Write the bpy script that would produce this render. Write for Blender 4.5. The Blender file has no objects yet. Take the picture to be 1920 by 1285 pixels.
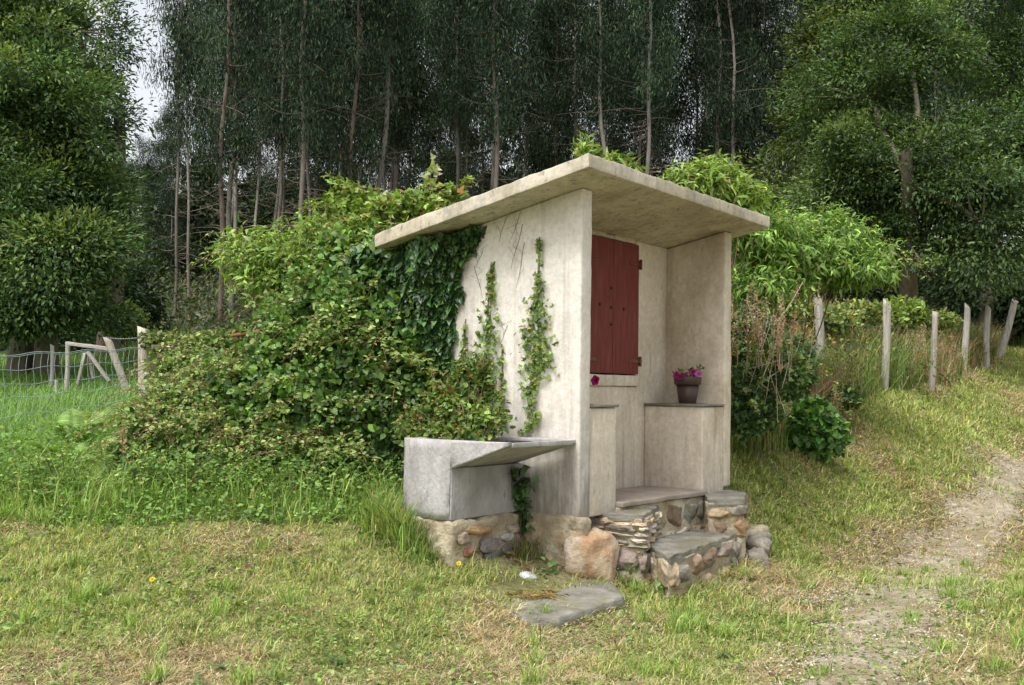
import bpy, bmesh, math, random
import numpy as np
from mathutils import Matrix, Vector, noise as mnoise
R = np.random.default_rng(7)
random.seed(7)
S = bpy.context.scene
COL = S.collection

# ------------------------------------------------------------------ camera, sky, sun, exposure
CAMZ = 1.3; FPX = 2000.7; PITCH = 0.0442; ROLL = 0.0127
cd = bpy.data.cameras.new("camera"); cam = bpy.data.objects.new("camera", cd); COL.objects.link(cam)
cd.sensor_fit = 'HORIZONTAL'; cd.sensor_width = 36.0; cd.lens = 36.0 * FPX / 1920.0
cd.clip_start = 0.05; cd.clip_end = 2000
cam.matrix_world = Matrix.Translation((0, 0, CAMZ)) @ Matrix.Rotation(math.pi / 2 + PITCH, 4, 'X') @ Matrix.Rotation(ROLL, 4, 'Z')
S.camera = cam
SUN_EL, SUN_AZ = math.radians(60), math.radians(215)      # azimuth clockwise from +Y (the view direction)
wd = bpy.data.worlds.new("World"); S.world = wd; wd.use_nodes = True
nt = wd.node_tree; nt.nodes.clear()
sky = nt.nodes.new('ShaderNodeTexSky'); sky.sky_type = 'NISHITA'; sky.sun_disc = False
sky.sun_elevation = SUN_EL; sky.sun_rotation = SUN_AZ; sky.dust_density = 4.0; sky.air_density = 1.0; sky.ozone_density = 1.0
hs = nt.nodes.new('ShaderNodeHueSaturation'); hs.inputs['Saturation'].default_value = 0.22
bg = nt.nodes.new('ShaderNodeBackground'); bg.inputs['Strength'].default_value = 0.15
wo = nt.nodes.new('ShaderNodeOutputWorld')
nt.links.new(sky.outputs[0], hs.inputs['Color']); nt.links.new(hs.outputs[0], bg.inputs[0]); nt.links.new(bg.outputs[0], wo.inputs[0])
sl = bpy.data.lights.new("sun", 'SUN'); sl.energy = 1.5; sl.angle = math.radians(28); sl.color = (1, 0.97, 0.93)
so = bpy.data.objects.new("sun", sl); COL.objects.link(so)
sd = Vector((math.sin(SUN_AZ) * math.cos(SUN_EL), math.cos(SUN_AZ) * math.cos(SUN_EL), math.sin(SUN_EL)))
so.rotation_euler = sd.to_track_quat('Z', 'Y').to_euler(); so.location = sd * 50
S.view_settings.view_transform = 'Standard'; S.view_settings.look = 'None'; S.view_settings.gamma = 1
S.view_settings.exposure = 0.9; S.view_settings.use_curve_mapping = False
S.cycles.max_bounces = 8; S.cycles.diffuse_bounces = 4; S.cycles.transmission_bounces = 4; S.cycles.transparent_max_bounces = 8

# ------------------------------------------------------------------ geometry helpers
CP, SP, CR, SR = math.cos(PITCH), math.sin(PITCH), math.cos(ROLL), math.sin(ROLL)
def ray(px, py):
    a, b = px - 960.0, 642.5 - py
    a0, b0 = a * CR - b * SR, a * SR + b * CR
    x, z = a0 / FPX, b0 / FPX
    return np.array([x, CP - z * SP, SP + z * CP])
def at(px, py, Y):
    d = ray(px, py); return d * (Y / d[1]) + np.array([0, 0, CAMZ])
def arr(*v): return np.array(v, float)
def unit(v): return v / (np.linalg.norm(v, axis=-1, keepdims=True) + 1e-9)
def rnd3(n): return unit(R.normal(size=(n, 3)))

def vnoise(x, y, seed=0):                                   # 2-D value noise, vectorised
    xi, yi = np.floor(x).astype(np.int64), np.floor(y).astype(np.int64)
    fx, fy = x - xi, y - yi
    fx, fy = fx * fx * (3 - 2 * fx), fy * fy * (3 - 2 * fy)
    def h(a, b):
        n = (a * 374761393 + b * 668265263 + seed * 1274126177) & 0xffffffff
        n = ((n ^ (n >> 13)) * 1274126177) & 0xffffffff
        return ((n ^ (n >> 16)) & 0xffff) / 65535.0
    return (h(xi, yi) * (1 - fx) + h(xi + 1, yi) * fx) * (1 - fy) + (h(xi, yi + 1) * (1 - fx) + h(xi + 1, yi + 1) * fx) * fy
def fnoise(x, y, seed=0, o=3):
    t = 0; a = .5; s = 0
    for i in range(o):
        t = t + a * vnoise(x * 2 ** i, y * 2 ** i, seed + i); s += a; a *= .5
    return t / s

class Geo:                                                  # collects triangles and quads with a colour per vertex
    def __init__(s): s.v = []; s.c = []; s.f3 = []; s.f4 = []; s.n = 0
    def add(s, v, f3=None, f4=None, c=(.5, .5, .5)):
        v = np.asarray(v, float).reshape(-1, 3); c = np.asarray(c, float)
        if c.ndim == 1: c = np.tile(c, (len(v), 1))
        if f3 is not None and len(f3): s.f3.append(np.asarray(f3, np.int64).reshape(-1, 3) + s.n)
        if f4 is not None and len(f4): s.f4.append(np.asarray(f4, np.int64).reshape(-1, 4) + s.n)
        s.v.append(v); s.c.append(c); s.n += len(v)
    def build(s, name, mat, parent=None, smooth=False, origin=None):
        v = np.concatenate(s.v); c = np.concatenate(s.c)
        if origin is not None: v = v - np.asarray(origin)
        me = bpy.data.meshes.new(name)
        f3 = np.concatenate(s.f3) if s.f3 else np.zeros((0, 3), np.int64)
        f4 = np.concatenate(s.f4) if s.f4 else np.zeros((0, 4), np.int64)
        me.vertices.add(len(v)); me.vertices.foreach_set('co', v.astype(np.float32).ravel())
        nl = f3.size + f4.size
        me.loops.add(nl); me.loops.foreach_set('vertex_index', np.concatenate([f3.ravel(), f4.ravel()]).astype(np.int32))
        me.polygons.add(len(f3) + len(f4))
        st = np.concatenate([np.arange(len(f3)) * 3, f3.size + np.arange(len(f4)) * 4]).astype(np.int32)
        me.polygons.foreach_set('loop_start', st)
        if smooth: me.polygons.foreach_set('use_smooth', np.ones(len(st), bool))
        ca = me.color_attributes.new('col', 'FLOAT_COLOR', 'POINT')
        ca.data.foreach_set('color', np.concatenate([c, np.ones((len(c), 1))], 1).astype(np.float32).ravel())
        me.update(); me.validate()
        if mat: me.materials.append(mat)
        o = bpy.data.objects.new(name, me); COL.objects.link(o)
        if parent: o.parent = parent
        return o

def tag(o, label=None, cat=None, group=None, kind=None):
    if label: o['label'] = label
    if cat: o['category'] = cat
    if group: o['group'] = group
    if kind: o['kind'] = kind
    return o
def thing(name, loc, label, cat, group=None, rz=0):
    o = bpy.data.objects.new(name, None); COL.objects.link(o); o.location = tuple(loc); o.rotation_euler = (0, 0, rz)
    o.empty_display_size = .1
    return tag(o, label, cat, group)
def dup(root, loc, rz=0, sc=1.0, label=None, group=None, rx=0, ry=0):
    r = root.copy(); COL.objects.link(r); r.location = tuple(loc); r.rotation_euler = (rx, ry, rz)
    r.scale = (sc, sc, sc) if np.isscalar(sc) else sc
    if label: r['label'] = label
    if group: r['group'] = group
    for ch in list(root.children):
        c = ch.copy(); COL.objects.link(c); c.parent = r
        for g in list(ch.children):
            d = g.copy(); COL.objects.link(d); d.parent = c
    return r

def tube(g, pts, rad, c=(.3, .25, .2), k=6, cap=True):
    pts = np.asarray(pts, float); n = len(pts)
    rad = np.full(n, rad) if np.isscalar(rad) else np.asarray(rad, float)
    t = np.gradient(pts, axis=0); t = unit(t)
    ref = arr(0, 0, 1) if abs(t[0, 2]) < .9 else arr(1, 0, 0)
    a = unit(np.cross(t, ref)); b = np.cross(t, a)
    th = np.arange(k) * 2 * math.pi / k
    ring = pts[:, None] + rad[:, None, None] * (np.cos(th)[None, :, None] * a[:, None] + np.sin(th)[None, :, None] * b[:, None])
    v = ring.reshape(-1, 3)
    i = np.arange(n - 1)[:, None] * k; j = np.arange(k)[None]; j2 = (j + 1) % k
    f = np.stack([i + j, i + j2, i + k + j2, i + k + j], -1).reshape(-1, 4)
    cc = np.asarray(c, float)
    cc = np.repeat(cc, k, 0) if cc.ndim == 2 else cc
    if cap:
        f3 = [(0, q + 1, q) for q in range(1, k - 1)] + [((n - 1) * k, (n - 1) * k + q, (n - 1) * k + q + 1) for q in range(1, k - 1)]
    else: f3 = None
    g.add(v, f3, f, cc)

# leaf templates: x across, y along, z off the blade
def T(v, f): return np.array(v, float), np.array(f, int)
DIAMOND = T([(0, 0, 0), (-.5, .45, .1), (0, 1, -.06), (.5, .45, .1)], [(0, 1, 2), (0, 2, 3)])
OVAL = T([(0, 0, 0), (-.42, .25, .09), (-.45, .6, .09), (0, 1, -.1), (.45, .6, .09), (.42, .25, .09), (0, .5, -.02)],
         [(0, 1, 6), (1, 2, 6), (2, 3, 6), (3, 4, 6), (4, 5, 6), (5, 0, 6)])
IVY = T([(0, 0, 0), (-.34, -.12, .04), (-.55, .28, .03), (-.27, .42, .06), (-.22, .62, .05), (0, 1, -.08), (.22, .62, .05), (.27, .42, .06), (.55, .28, .03), (.34, -.12, .04), (0, .4, -.03)],
        [(i, i + 1, 10) for i in range(9)] + [(9, 0, 10)])
LANCE = T([(0, 0, 0), (-.5, .3, .1), (-.3, .7, 0), (0, 1, -.2), (.3, .7, 0), (.5, .3, .1)], [(0, 1, 5), (1, 2, 5), (2, 4, 5), (2, 3, 4)])
def leaves(g, pos, axis, nrm, size, wid, col, tpl):
    n = len(pos); tv, tf = tpl
    y = unit(axis); x = unit(np.cross(y, nrm) + 1e-6); z = np.cross(x, y)
    size = np.broadcast_to(size, n); wid = np.broadcast_to(wid, n)
    v = pos[:, None] + (tv[None, :, 0:1] * wid[:, None, None]) * size[:, None, None] * x[:, None] \
        + tv[None, :, 1:2] * size[:, None, None] * y[:, None] + tv[None, :, 2:3] * size[:, None, None] * z[:, None]
    f = tf[None] + (np.arange(n) * len(tv))[:, None, None]
    g.add(v.reshape(-1, 3), f.reshape(-1, 3), None, np.repeat(col, len(tv), 0))
def pal(n, cols, w=None, jit=.25):
    cols = np.array(cols, float); w = None if w is None else np.array(w, float) / sum(w)
    k = R.choice(len(cols), n, p=w)
    return np.clip(cols[k] * (1 + jit * R.normal(size=(n, 1))).clip(.35, 1.9) * (1 + .06 * R.normal(size=(n, 3))), .004, .9)
def blades(g, p, az, lean, h, w, col, curl=.5):
    n = len(p)
    d = np.stack([np.cos(az), np.sin(az), 0 * az], -1); s = np.stack([-np.sin(az + .4), np.cos(az + .4), 0 * az], -1)
    up = arr(0, 0, 1)[None]
    l1 = lean[:, None]; l2 = np.clip(lean + curl, 0, 1.75)[:, None]
    m = p + (h * .55)[:, None] * (np.cos(l1) * up + np.sin(l1) * d)
    t = m + (h * .5)[:, None] * (np.cos(l2) * up + np.sin(l2) * d)
    hw = (w * .5)[:, None]
    v = np.stack([p - hw * s, p + hw * s, m - hw * .8 * s, m + hw * .8 * s, t], 1).reshape(-1, 3)
    f = np.array([(0, 1, 3), (0, 3, 2), (2, 3, 4)])[None] + (np.arange(n) * 5)[:, None, None]
    g.add(v, f.reshape(-1, 3), None, np.repeat(col, 5, 0))

# ------------------------------------------------------------------ materials
def newmat(name):
    m = bpy.data.materials.new(name); m.use_nodes = True; n = m.node_tree; n.nodes.clear()
    return m, n, n.nodes.new('ShaderNodeOutputMaterial')
def N(n, t, **kw):
    x = n.nodes.new(t)
    for k, v in kw.items():
        if k in x.inputs: x.inputs[k].default_value = v
        else: setattr(x, k, v)
    return x
def noisetex(n, scale, detail=5, rough=.6, vec=None, stretch=None):
    x = N(n, 'ShaderNodeTexNoise', Scale=scale, Detail=detail, Roughness=rough)
    if vec is not None:
        if stretch:
            mp = N(n, 'ShaderNodeMapping'); mp.inputs['Scale'].default_value = stretch
            n.links.new(vec, mp.inputs[0]); vec = mp.outputs[0]
        n.links.new(vec, x.inputs['Vector'])
    return x
def ramp(n, src, stops):
    r = N(n, 'ShaderNodeValToRGB'); e = r.color_ramp.elements
    e[0].position, e[0].color = stops[0][0], (*stops[0][1], 1)
    e[1].position, e[1].color = stops[-1][0], (*stops[-1][1], 1)
    for p, c in stops[1:-1]:
        q = e.new(p); q.color = (*c, 1)
    n.links.new(src, r.inputs[0]); return r
def mix(n, fac, a, b, mode='MIX'):
    m = N(n, 'ShaderNodeMix', data_type='RGBA', blend_type=mode)
    for sock, v in ((m.inputs[0], fac), (m.inputs[6], a), (m.inputs[7], b)):
        if hasattr(v, 'is_linked') or hasattr(v, 'links'): n.links.new(v, sock)
        elif isinstance(v, (int, float)): sock.default_value = v
        else: sock.default_value = (*v, 1)
    return m.outputs[2]
def leafmat(name, transl=.3, rough=.5, spec=.35):
    m, n, out = newmat(name)
    at_ = N(n, 'ShaderNodeAttribute', attribute_name='col')
    p = N(n, 'ShaderNodeBsdfPrincipled', Roughness=rough); p.inputs['Specular IOR Level'].default_value = spec
    tc = N(n, 'ShaderNodeTexCoord'); nz = noisetex(n, 14, 2, .5, tc.outputs['Object'])
    rp = ramp(n, nz.outputs['Fac'], [(.3, (.75, .75, .75)), (.7, (1.2, 1.2, 1.2))])
    c = mix(n, 1.0, at_.outputs['Color'], rp.outputs[0], 'MULTIPLY')
    n.links.new(c, p.inputs['Base Color'])
    tr = N(n, 'ShaderNodeBsdfTranslucent'); tcx = mix(n, 1.0, c, (1.25, 1.3, .6), 'MULTIPLY'); n.links.new(tcx, tr.inputs['Color'])
    mx = N(n, 'ShaderNodeMixShader'); mx.inputs[0].default_value = transl
    n.links.new(p.outputs[0], mx.inputs[1]); n.links.new(tr.outputs[0], mx.inputs[2]); n.links.new(mx.outputs[0], out.inputs[0])
    return m
def roughmat(name, stops=None, scale=3, attr=False, rough=.9, bump=.3, bscale=40, stretch=None, detail=8, spec=.2, bdist=.01, spots=None):
    m, n, out = newmat(name)
    tc = N(n, 'ShaderNodeTexCoord'); vec = tc.outputs['Object']
    p = N(n, 'ShaderNodeBsdfPrincipled', Roughness=rough); p.inputs['Specular IOR Level'].default_value = spec
    nz = noisetex(n, scale, detail, .65, vec, stretch)
    if attr:
        a = N(n, 'ShaderNodeAttribute', attribute_name='col')
        rp = ramp(n, nz.outputs['Fac'], stops or [(.3, (.6, .6, .6)), (.7, (1.35, 1.3, 1.25))])
        c = mix(n, 1.0, a.outputs['Color'], rp.outputs[0], 'MULTIPLY')
    else:
        c = ramp(n, nz.outputs['Fac'], stops).outputs[0]
    if spots:
        sc, lo, hi, colr, stx = spots
        z2 = noisetex(n, sc, 6, .7, vec, stx)
        r2 = ramp(n, z2.outputs['Fac'], [(lo, (0, 0, 0)), (hi, (1, 1, 1))])
        c = mix(n, r2.outputs[0], c, colr)
    n.links.new(c, p.inputs['Base Color'])
    b = N(n, 'ShaderNodeBump', Strength=bump, Distance=bdist)
    z = noisetex(n, bscale, 6, .6, vec, stretch); n.links.new(z.outputs['Fac'], b.inputs['Height']); n.links.new(b.outputs[0], p.inputs['Normal'])
    n.links.new(p.outputs[0], out.inputs[0]); return m
M_LEAF = leafmat('leaf_foliage'); M_GLOSS = leafmat('glossy_leaf', .2, .38, .5); M_GRASS = leafmat('grass_blade', .35, .6, .25)
M_EUC = leafmat('eucalyptus_leaf', .15, .6, .14)
M_PETAL = leafmat('petal', .3, .6, .2)
M_BARK = roughmat('bark', None, 3, True, .9, .6, 18, (3, 3, .6))
M_WOOD = roughmat('weathered_wood', None, 10, True, .9, .7, 30, (4, 4, .35))
M_STONE = roughmat('field_stone', [(.25, (.45, .43, .40)), (.42, (.85, .80, .74)), (.55, (1.0, .97, .93)), (.68, (1.5, 1.42, 1.32)), (.8, (1.8, 1.75, 1.7))], 7, True, .92, 1.0, 22, None, 10, .15, .02,
                   (4, .56, .70, (.17, .16, .11), None))
M_BOULDER = roughmat('rust_boulder', [(.25, (.19, .095, .05)), (.42, (.38, .24, .14)), (.53, (.46, .35, .24)), (.64, (.56, .48, .38)), (.8, (.62, .57, .50))], 4.5, False, .92, 1.0, 18, None, 12, .12, .02, (6, .58, .70, (.24, .17, .12), None))
M_MORTAR = roughmat('old_mortar', [(.22, (.13, .11, .07)), (.42, (.33, .27, .18)), (.55, (.44, .385, .28)), (.72, (.56, .52, .43))], 4, False, .95, 1.0, 16, None, 10, .1, .03,
                    (2.6, .52, .68, (.17, .12, .055), None))
M_SLATE = roughmat('slate', [(.25, (.075, .07, .055)), (.45, (.17, .16, .13)), (.6, (.25, .24, .205)), (.8, (.38, .36, .31))], 4, False, .8, .9, 12, (1, 1, 3), 10, .25, .018,
                   (2.5, .52, .66, (.16, .15, .075), None))
M_SLATEB = roughmat('brown_slate', [(.25, (.18, .15, .12)), (.55, (.31, .26, .215)), (.8, (.42, .37, .32))], 4, False, .7, .4, 18, None, 8, .3)
M_METAL = roughmat('rusty_iron', [(.3, (.10, .05, .035)), (.7, (.22, .10, .06))], 20, False, .7, .3, 60)
M_WIRE = roughmat('galvanised_wire', [(.3, (.22, .30, .31)), (.7, (.42, .50, .50))], 8, False, .45, .05, 60)
M_POT = roughmat('brown_plastic', [(.3, (.052, .028, .022)), (.7, (.068, .038, .030))], 6, False, .45, .03, 60, None, 3, .4)
M_SOIL = roughmat('potting_soil', [(.3, (.02, .015, .01)), (.7, (.06, .045, .03))], 40, False, 1, .6, 90)

def plaster(name, base, pale, stain, streak=0.0, zlo=-.6, zhi=.9, lichen=0):
    m, n, out = newmat(name); tc = N(n, 'ShaderNodeTexCoord'); vec = tc.outputs['Object']
    p = N(n, 'ShaderNodeBsdfPrincipled', Roughness=.92); p.inputs['Specular IOR Level'].default_value = .15
    a = noisetex(n, 2.2, 8, .62, vec); c = ramp(n, a.outputs['Fac'], [(.32, base), (.66, pale)]).outputs[0]
    b = noisetex(n, 1.6, 10, .72, vec, (1, 1, .55)); r = ramp(n, b.outputs['Fac'], [(.48, (0, 0, 0)), (.66, (.75, .75, .75))])
    c = mix(n, r.outputs[0], c, stain)
    f = noisetex(n, 26, 6, .75, vec); rf = ramp(n, f.outputs['Fac'], [(.35, (.86, .86, .86)), (.62, (1.07, 1.07, 1.07))])
    c = mix(n, 1.0, c, rf.outputs[0], 'MULTIPLY')
    d = noisetex(n, 9, 8, .7, vec, (1, 1, .35)); rd = ramp(n, d.outputs['Fac'], [(.60, (0, 0, 0)), (.70, (.55, .55, .55))])
    c = mix(n, rd.outputs[0], c, tuple(x * .62 for x in stain))
    dr = noisetex(n, 9, 6, .6, vec, (1.3, 1.3, .07)); rdr = ramp(n, dr.outputs['Fac'], [(.55, (0, 0, 0)), (.72, (.5, .5, .5))]); c = mix(n, rdr.outputs[0], c, tuple(x * .75 for x in stain))
    if lichen:                                               # grey and black crusts, and drips
        for sc_, lo_, hi_, cc_ in ((16, .57, .66, (.17, .165, .15)), (5, .55, .68, (.30, .295, .27)), (38, .64, .70, (.07, .068, .06))):
            zl = noisetex(n, sc_, 8, .7, vec); rl = ramp(n, zl.outputs['Fac'], [(lo_, (0, 0, 0)), (hi_, (.8, .8, .8))]); c = mix(n, rl.outputs[0], c, cc_)
    if streak > 0:                                           # grime that splashed up the foot of the wall, in runs
        sx = N(n, 'ShaderNodeSeparateXYZ'); n.links.new(vec, sx.inputs[0])
        mr = N(n, 'ShaderNodeMapRange'); n.links.new(sx.outputs[2], mr.inputs[0])
        mr.inputs[1].default_value = zlo; mr.inputs[2].default_value = zhi; mr.inputs[3].default_value = 1; mr.inputs[4].default_value = 0
        z = noisetex(n, 7, 8, .7, vec, (2, 2, .35)); mu = N(n, 'ShaderNodeMath', operation='MULTIPLY'); n.links.new(z.outputs['Fac'], mu.inputs[0]); n.links.new(mr.outputs[0], mu.inputs[1])
        rs = ramp(n, mu.outputs[0], [(.15, (0, 0, 0)), (.42, (streak,) * 3)])
        c = mix(n, rs.outputs[0], c, (.24, .215, .20))
    if streak > .6:                                          # ochre damp and moss low down, patchy
        m2 = N(n, 'ShaderNodeMapRange'); n.links.new(sx.outputs[2], m2.inputs[0]); m2.inputs[1].default_value = -.62; m2.inputs[2].default_value = .42; m2.inputs[3].default_value = 1; m2.inputs[4].default_value = 0
        z2 = noisetex(n, 3.2, 9, .7, vec); u2 = N(n, 'ShaderNodeMath', operation='MULTIPLY'); n.links.new(z2.outputs['Fac'], u2.inputs[0]); n.links.new(m2.outputs[0], u2.inputs[1])
        r2 = ramp(n, u2.outputs[0], [(.16, (0, 0, 0)), (.36, (.85, .85, .85))]); c = mix(n, r2.outputs[0], c, (.21, .155, .075))
    n.links.new(c, p.inputs['Base Color'])
    bz = noisetex(n, 55, 6, .7, vec); bl = noisetex(n, 6, 4, .5, vec)
    ad = N(n, 'ShaderNodeMath', operation='ADD'); n.links.new(bz.outputs['Fac'], ad.inputs[0]); ml = N(n, 'ShaderNodeMath', operation='MULTIPLY'); ml.inputs[1].default_value = 3
    n.links.new(bl.outputs['Fac'], ml.inputs[0]); n.links.new(ml.outputs[0], ad.inputs[1])
    bu = N(n, 'ShaderNodeBump', Strength=.45, Distance=.008); n.links.new(ad.outputs[0], bu.inputs['Height']); n.links.new(bu.outputs[0], p.inputs['Normal'])
    n.links.new(p.outputs[0], out.inputs[0]); return m
M_WALL = plaster('pale_render', (.60, .55, .48), (.76, .725, .665), (.42, .385, .35), .9, -.35, 1.15)
M_WARM = plaster('cream_render', (.59, .51, .40), (.73, .66, .555), (.40, .32, .22), .4, -.3, .9)
M_ROOF = plaster('concrete_slab', (.46, .405, .305), (.62, .565, .465), (.24, .20, .14), lichen=1)
M_CONC = roughmat('grey_concrete', [(.28, (.23, .215, .21)), (.42, (.33, .315, .305)), (.55, (.42, .405, .395)), (.72, (.53, .515, .505))], 3.2, False, .95, .9, 45, (1, 1, .6), 12, .12, .012,
                  (14, .58, .70, (.20, .18, .18), (1, 1, .3)))
# ------------------------------------------------------------------ terrain
ctrl = [(-2.2, 4.6, .05), (0, 4.6, 0), (2.2, 4.6, 0), (0, 2, -.05), (-4, 2, 0), (4, 2, 0), (.35, 6.55, .05), (-.33, 6.6, .17), (-.75, 6.95, .38), (-1.3, 7.05, .42),
        (-2.4, 7.2, .41), (-3.6, 7.5, .40), (-1.2, 6.2, .22), (-2.4, 6.0, .2), (-1, 9, .75), (.5, 10, .9), (1.5, 12, 1.15), (2.05, 8.5, .03), (1.2, 7.3, .0), (5, 8, .0), (3, 7, 0),
        (0, 35, 3.4), (-12, 32, 2.9), (12, 32, 3.3), (25, 40, 4.5), (-25, 40, 3.6), (0, 70, 6), (45, 70, 6), (-45, 70, 5), (-15, 20, 1.6), (0, 20, 2.0), (0, -15, -.2), (30, 5, 0), (-30, 5, .4), (30, -15, 0), (-30, -15, 0),
        (0, 130, 8), (80, 130, 8), (-80, 130, 8)]
for q in [(1535, 715, 13.9), (1660, 728, 14.6), (1745, 722, 16.4), (1808, 695, 20), (1848, 688, 21), (1885, 648, 26), (1700, 960, 11), (1920, 835, 17), (1920, 950, 11.5),
          (1560, 930, 10.5), (1600, 800, 12.5), (1800, 800, 16), (1500, 850, 10.8), (1410, 900, 9.5), (1460, 1000, 9.4), (270, 790, 12), (0, 850, 9.5), (120, 728, 16), (30, 720, 16.5)]:
    ctrl.append(tuple(at(*q)))
ctrl = np.array(ctrl)
def _tps():
    P = ctrl[:, :2]; n = len(P)
    d = np.linalg.norm(P[:, None] - P[None], axis=-1)
    K = d * d * np.log(d + 1e-9) + np.eye(n) * .25
    A = np.zeros((n + 3, n + 3)); A[:n, :n] = K; A[:n, n] = 1; A[:n, n + 1:] = P; A[n, :n] = 1; A[n + 1:, :n] = P.T
    return np.linalg.solve(A, np.concatenate([ctrl[:, 2], [0, 0, 0]]))
TPW = _tps()
def gz(x, y):
    x = np.asarray(x, float); y = np.asarray(y, float); sh = x.shape; x = x.ravel(); y = y.ravel()
    out = TPW[-3] + TPW[-2] * x + TPW[-1] * y
    for i in range(len(ctrl)):
        d2 = (x - ctrl[i, 0]) ** 2 + (y - ctrl[i, 1]) ** 2
        out = out + TPW[i] * d2 * .5 * np.log(d2 + 1e-12)
    near = np.clip(1 - np.hypot(x, y - 7) / 25, 0.2, 1)
    out = out + .05 * near * (fnoise(x * 1.3 + 40, y * 1.3 + 9, 3) - .5) + .02 * (vnoise(x * 6 + 7, y * 6, 5) - .5)
    return out.reshape(sh)
def gpt(px, py):                                             # where a sight line meets the ground
    d = ray(px, py); d = d / d[1]
    ys = np.concatenate([np.arange(3, 30, .02), np.arange(30, 90, .2)])
    P = d[None] * ys[:, None] + arr(0, 0, CAMZ); b = P[:, 2] < gz(P[:, 0], P[:, 1])
    i = np.argmax(b) if b.any() else -1
    p = P[i].copy(); p[2] = gz(p[0], p[1]); return p
def on(x, y, dz=0): return arr(x, y, float(gz(x, y)) + dz)

def lines(lo, hi, a, b, step, grow):
    m = list(np.arange(a, b + 1e-6, step)); s = step; x = b
    while x < hi: s *= grow; x += s; m.append(x)
    s = step; x = a
    while x > lo: s *= grow; x -= s; m.insert(0, x)
    return np.array(m)
xs = lines(-260, 260, -7, 9, .1, 1.12); ys = lines(-60, 420, 2, 20, .1, 1.12)
XX, YY = np.meshgrid(xs, ys); ZZ = gz(XX, YY)
ZZ = np.where(np.hypot(XX, YY) > 150, np.minimum(ZZ, 9), ZZ)
ROOT = arr(.4518, 7.0, CAMZ - .7609); YAW = .915
Fd = arr(math.cos(YAW), math.sin(YAW), 0); Vd = arr(-math.sin(YAW), math.cos(YAW), 0)
def loc2w(u, v, w=0): return ROOT + u * Fd + v * Vd + arr(0, 0, w)
def w2loc(x, y): dx, dy = x - ROOT[0], y - ROOT[1]; return dx * Fd[0] + dy * Fd[1], dx * Vd[0] + dy * Vd[1]
def inpoly(u, v, P_):
    c = np.zeros(np.shape(u), bool); n = len(P_)
    for q in range(n):
        (a, b), (a2, b2) = P_[q], P_[(q + 1) % n]; c ^= ((b > v) != (b2 > v)) & (u < (a2 - a) * (v - b) / (b2 - b + 1e-12) + a)
    return c
def inhut(x, y, m=0.0):
    u, v = w2loc(x, y)
    a = (u > -.05 - m) & (u < 2.25 + m) & (v > -.03 - m) & (v < 1.7)
    if 'PEDL' in globals():
        for P_ in (PEDL, STEP, PEDR): a |= inpoly(u, v, P_)
    a |= (u > -.76 - m) & (u < 0) & (v > .46 - m) & (v < .9)
    return a
g = Geo(); nx, ny = len(xs), len(ys)
i = (np.arange(ny - 1)[:, None] * nx + np.arange(nx - 1)[None]).ravel()
g.add(np.stack([XX, YY, ZZ], -1).reshape(-1, 3), None, np.stack([i, i + 1, i + nx + 1, i + nx], -1))
m, n, out = newmat('turf_soil'); tc = N(n, 'ShaderNodeTexCoord'); vec = tc.outputs['Object']
p = N(n, 'ShaderNodeBsdfPrincipled', Roughness=1); p.inputs['Specular IOR Level'].default_value = .05
a = noisetex(n, 1.1, 8, .65, vec); c = ramp(n, a.outputs['Fac'], [(.30, (.13, .11, .06)), (.45, (.20, .20, .08)), (.58, (.32, .28, .15)), (.72, (.19, .21, .08))]).outputs[0]
b = noisetex(n, 30, 6, .7, vec); rb = ramp(n, b.outputs['Fac'], [(.3, (.45, .45, .45)), (.7, (1.3, 1.3, 1.3))]); c = mix(n, 1., c, rb.outputs[0], 'MULTIPLY')
n.links.new(c, p.inputs['Base Color']); bu = N(n, 'ShaderNodeBump', Strength=1., Distance=.03); n.links.new(b.outputs['Fac'], bu.inputs['Height']); n.links.new(bu.outputs[0], p.inputs['Normal'])
n.links.new(p.outputs[0], out.inputs[0])
tag(g.build('ground', m, None, True), kind='structure')

# gravel lane: a sheet lying on the ground, running out of the frame to the right
up_px = [(2300, 700), (2080, 765), (1920, 826), (1800, 884), (1690, 952), (1590, 1040), (1490, 1150), (1390, 1300), (1340, 1420)]
lo_px = [(2300, 1080), (2080, 1060), (1920, 1030), (1890, 1070), (1870, 1130), (1850, 1190), (1830, 1250), (1800, 1340), (1790, 1450)]
def onray(px, py): return gpt(px, py)[:2]
U = np.array([onray(*q) for q in up_px]); L = np.array([onray(*q) for q in lo_px])
tt = np.linspace(0, 8, 70); ii = np.clip(tt.astype(int), 0, 7); ff = (tt - ii)[:, None]
U2 = U[ii] * (1 - ff) + U[ii + 1] * ff; L2 = L[ii] * (1 - ff) + L[ii + 1] * ff
ss = np.linspace(0, 1, 40); PX = U2[:, None] * (1 - ss)[None, :, None] + L2[:, None] * ss[None, :, None]
edge = (np.abs(ss - .5) * 2)[None, :, None]
PX = PX + edge ** 3 * np.stack([fnoise(tt * 3, tt * 0 + 3, 4) - .5, fnoise(tt * 3, tt * 0 + 8, 4) - .5], -1)[:, None] * .8
gg = Geo(); v = np.concatenate([PX, (gz(PX[..., 0], PX[..., 1]) + .035 - .09 * edge[..., 0] ** 3 - .018 * (fnoise(PX[..., 0] * 2.3, PX[..., 1] * 2.3, 72) - .35))[..., None]], -1)
i = (np.arange(69)[:, None] * 40 + np.arange(39)[None]).ravel(); gg.add(v.reshape(-1, 3), None, np.stack([i, i + 1, i + 41, i + 40], -1))
M_GRAVEL = roughmat('lane_gravel', [(.25, (.17, .14, .09)), (.5, (.36, .31, .225)), (.75, (.54, .48, .38))], 12, False, .95, 1., 45, None, 8, .1, .03, (2.2, .46, .62, (.25, .205, .12), None))
tag(gg.build('gravel_track', M_GRAVEL, None, True), kind='structure')
LANE = (U2, L2)
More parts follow.
